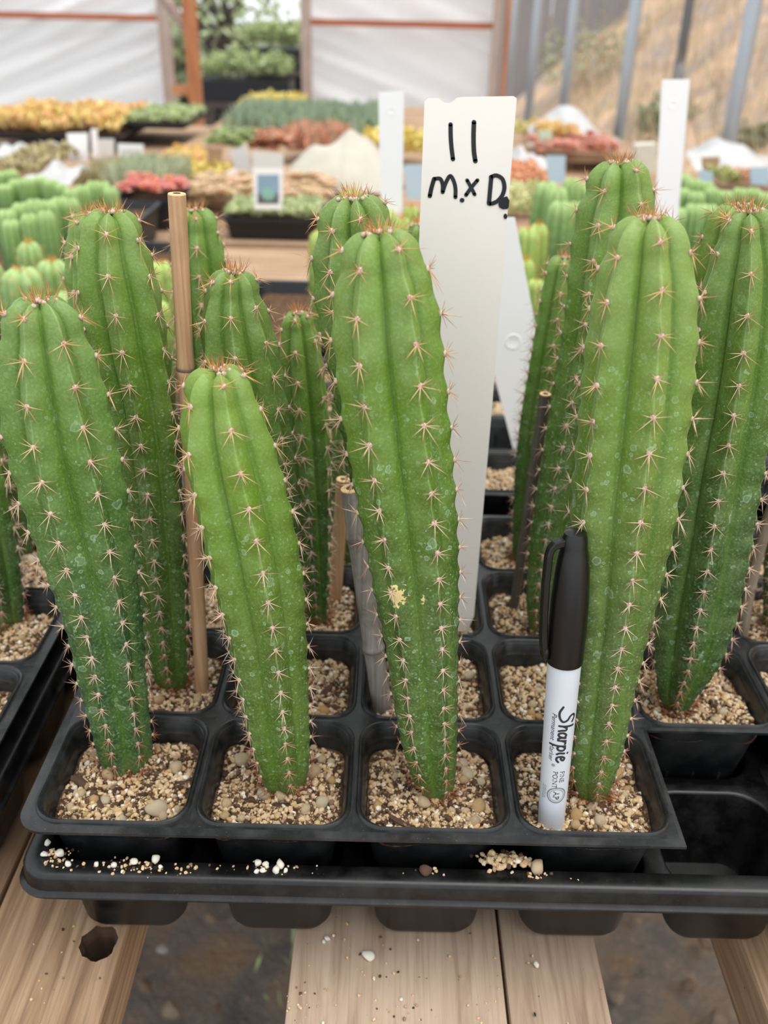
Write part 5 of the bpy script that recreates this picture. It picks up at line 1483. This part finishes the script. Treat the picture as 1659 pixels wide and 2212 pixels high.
def shelf(label, pxa, pxb, py, Y, D, seed, stops, hgt=0.12):
    a, b = atY(pxa, py, Y), atY(pxb, py, Y)
    o = thing('plant_shelf', label, 'shelf', ((a.x+b.x)/2, Y, FLOOR_Z)); hw = (b.x-a.x)/2; H = a.z-FLOOR_Z
    board('shelf_board', -hw, hw, 0, D, H-0.30, H-0.26, M_TRUNK, o)
    mb = MB(); mb.box(-hw, hw, 0.01, D-0.01, H-0.2598, H-0.10, 0.004); mb.build('tray', M_FARBLK, o)
    for sx in (-1, 1): board('leg', sx*(hw-0.04)-0.03, sx*(hw-0.04)+0.03, 0.02, 0.08, 0, H-0.3002, M_TRUNK, o)
    board('back_panel', -hw, hw, D, D+0.02, 0, H-0.1, M_FARBLK, o)
    foliage('shelf_plants', 'yellow-green plants on the '+label, 'plants', (a.x+b.x)/2, Y+D/2, a.z-0.1, hw*2, D*0.9, hgt+0.1, 1300, [(p, sm(c)) for p, c in stops], 'mound', seed, 0.05)
shelf('upper dark tiered shelf through the doorway', 520, 668, 76, 8.6, 0.5, 301, GRN)
shelf('lower dark tiered shelf through the doorway', 430, 624, 142, 7.9, 0.5, 302, GRN)
# hedge and far bank behind
V = []; Fc = []; rr = random.Random(5)
for _ in range(9000):
    p = Vector((rr.uniform(-4.5, 0.3), rr.uniform(12.3, 13.6), FLOOR_Z+rr.random()**0.8*0.86)); d = Vector((rr.uniform(-1, 1), rr.uniform(-1, 1), rr.uniform(-.6, 1))).normalized()*0.16; s_ = d.orthogonal().normalized()*0.045; b = len(V)
    V += [p, p+d*0.5+s_, p+d, p+d*0.5-s_]; Fc.append((b, b+1, b+2, b+3))
o = link('hedge', pyd(V, Fc), mat_islands('hedge_leaves', [(0, sm((84, 104, 62))), (0.5, sm((122, 140, 84))), (1, sm((160, 172, 116)))], 0.7, 0))
tag(o, 'soft green hedge beyond the tree and shelves', 'hedge', None, 'stuff')

# litter on the ground seen between the bench boards
rr = random.Random(41); V = []; Fc = []
for _ in range(420):
    x, y = rr.uniform(-0.45, 0.75), rr.uniform(0.25, 1.2); r = rr.uniform(0.003, 0.014)
    add_grain(V, Fc, (x, y, FLOOR_Z+0.012+r*0.3), r, rr, 1)
o = link('ground_gravel', pyd(V, Fc), mat_islands('ground_gravel', [(0, sm((110, 92, 78))), (0.5, sm((150, 134, 118))), (0.85, sm((96, 90, 86))), (1, sm((226, 222, 214)))], 0.9, 0.4, 200))
tag(o, 'loose gravel and perlite on the ground below the bench boards', 'gravel', None, 'stuff')
foliage('ground_weeds', 'small green weeds on the ground below the bench boards', 'weeds', -0.02, 0.78, FLOOR_Z+0.005, 0.3, 0.5, 0.05, 90, [(0, sm((110, 140, 60))), (1, sm((150, 176, 80)))], 'grass', 305, 0.007)

for k_, (px, py, Y, w_, h_) in enumerate(((1280, 190, 7.2, 0.7, 0.5), (1450, 285, 3.9, 0.4, 0.25), (1640, 330, 3.0, 0.35, 0.2))):
    d_ = ray(px, py); best = None
    for q in range(400):                      # walk along the sight line until it meets the slope
        yy = 1.5+q*0.03; p_ = atY(px, py, yy)
        if p_.z < hill_z(p_.x, p_.y)+0.02: best = p_; break
    if best is None: continue
    foliage('hill_shrub', ('olive shrub low on the hillside by the grey fence', 'small green shrub at the hill foot behind the upright tag', 'green tuft at the hill foot beside the thick pole')[k_], 'shrub', best.x, best.y+0.1, hill_z(best.x, best.y)-0.06, w_*best.y/7, w_*best.y/9, h_*best.y/7+0.08, 1100, [(0, sm((120, 124, 78))), (0.5, sm((150, 150, 100))), (1, sm((100, 112, 66)))], 'mound', 400+k_, 0.035)
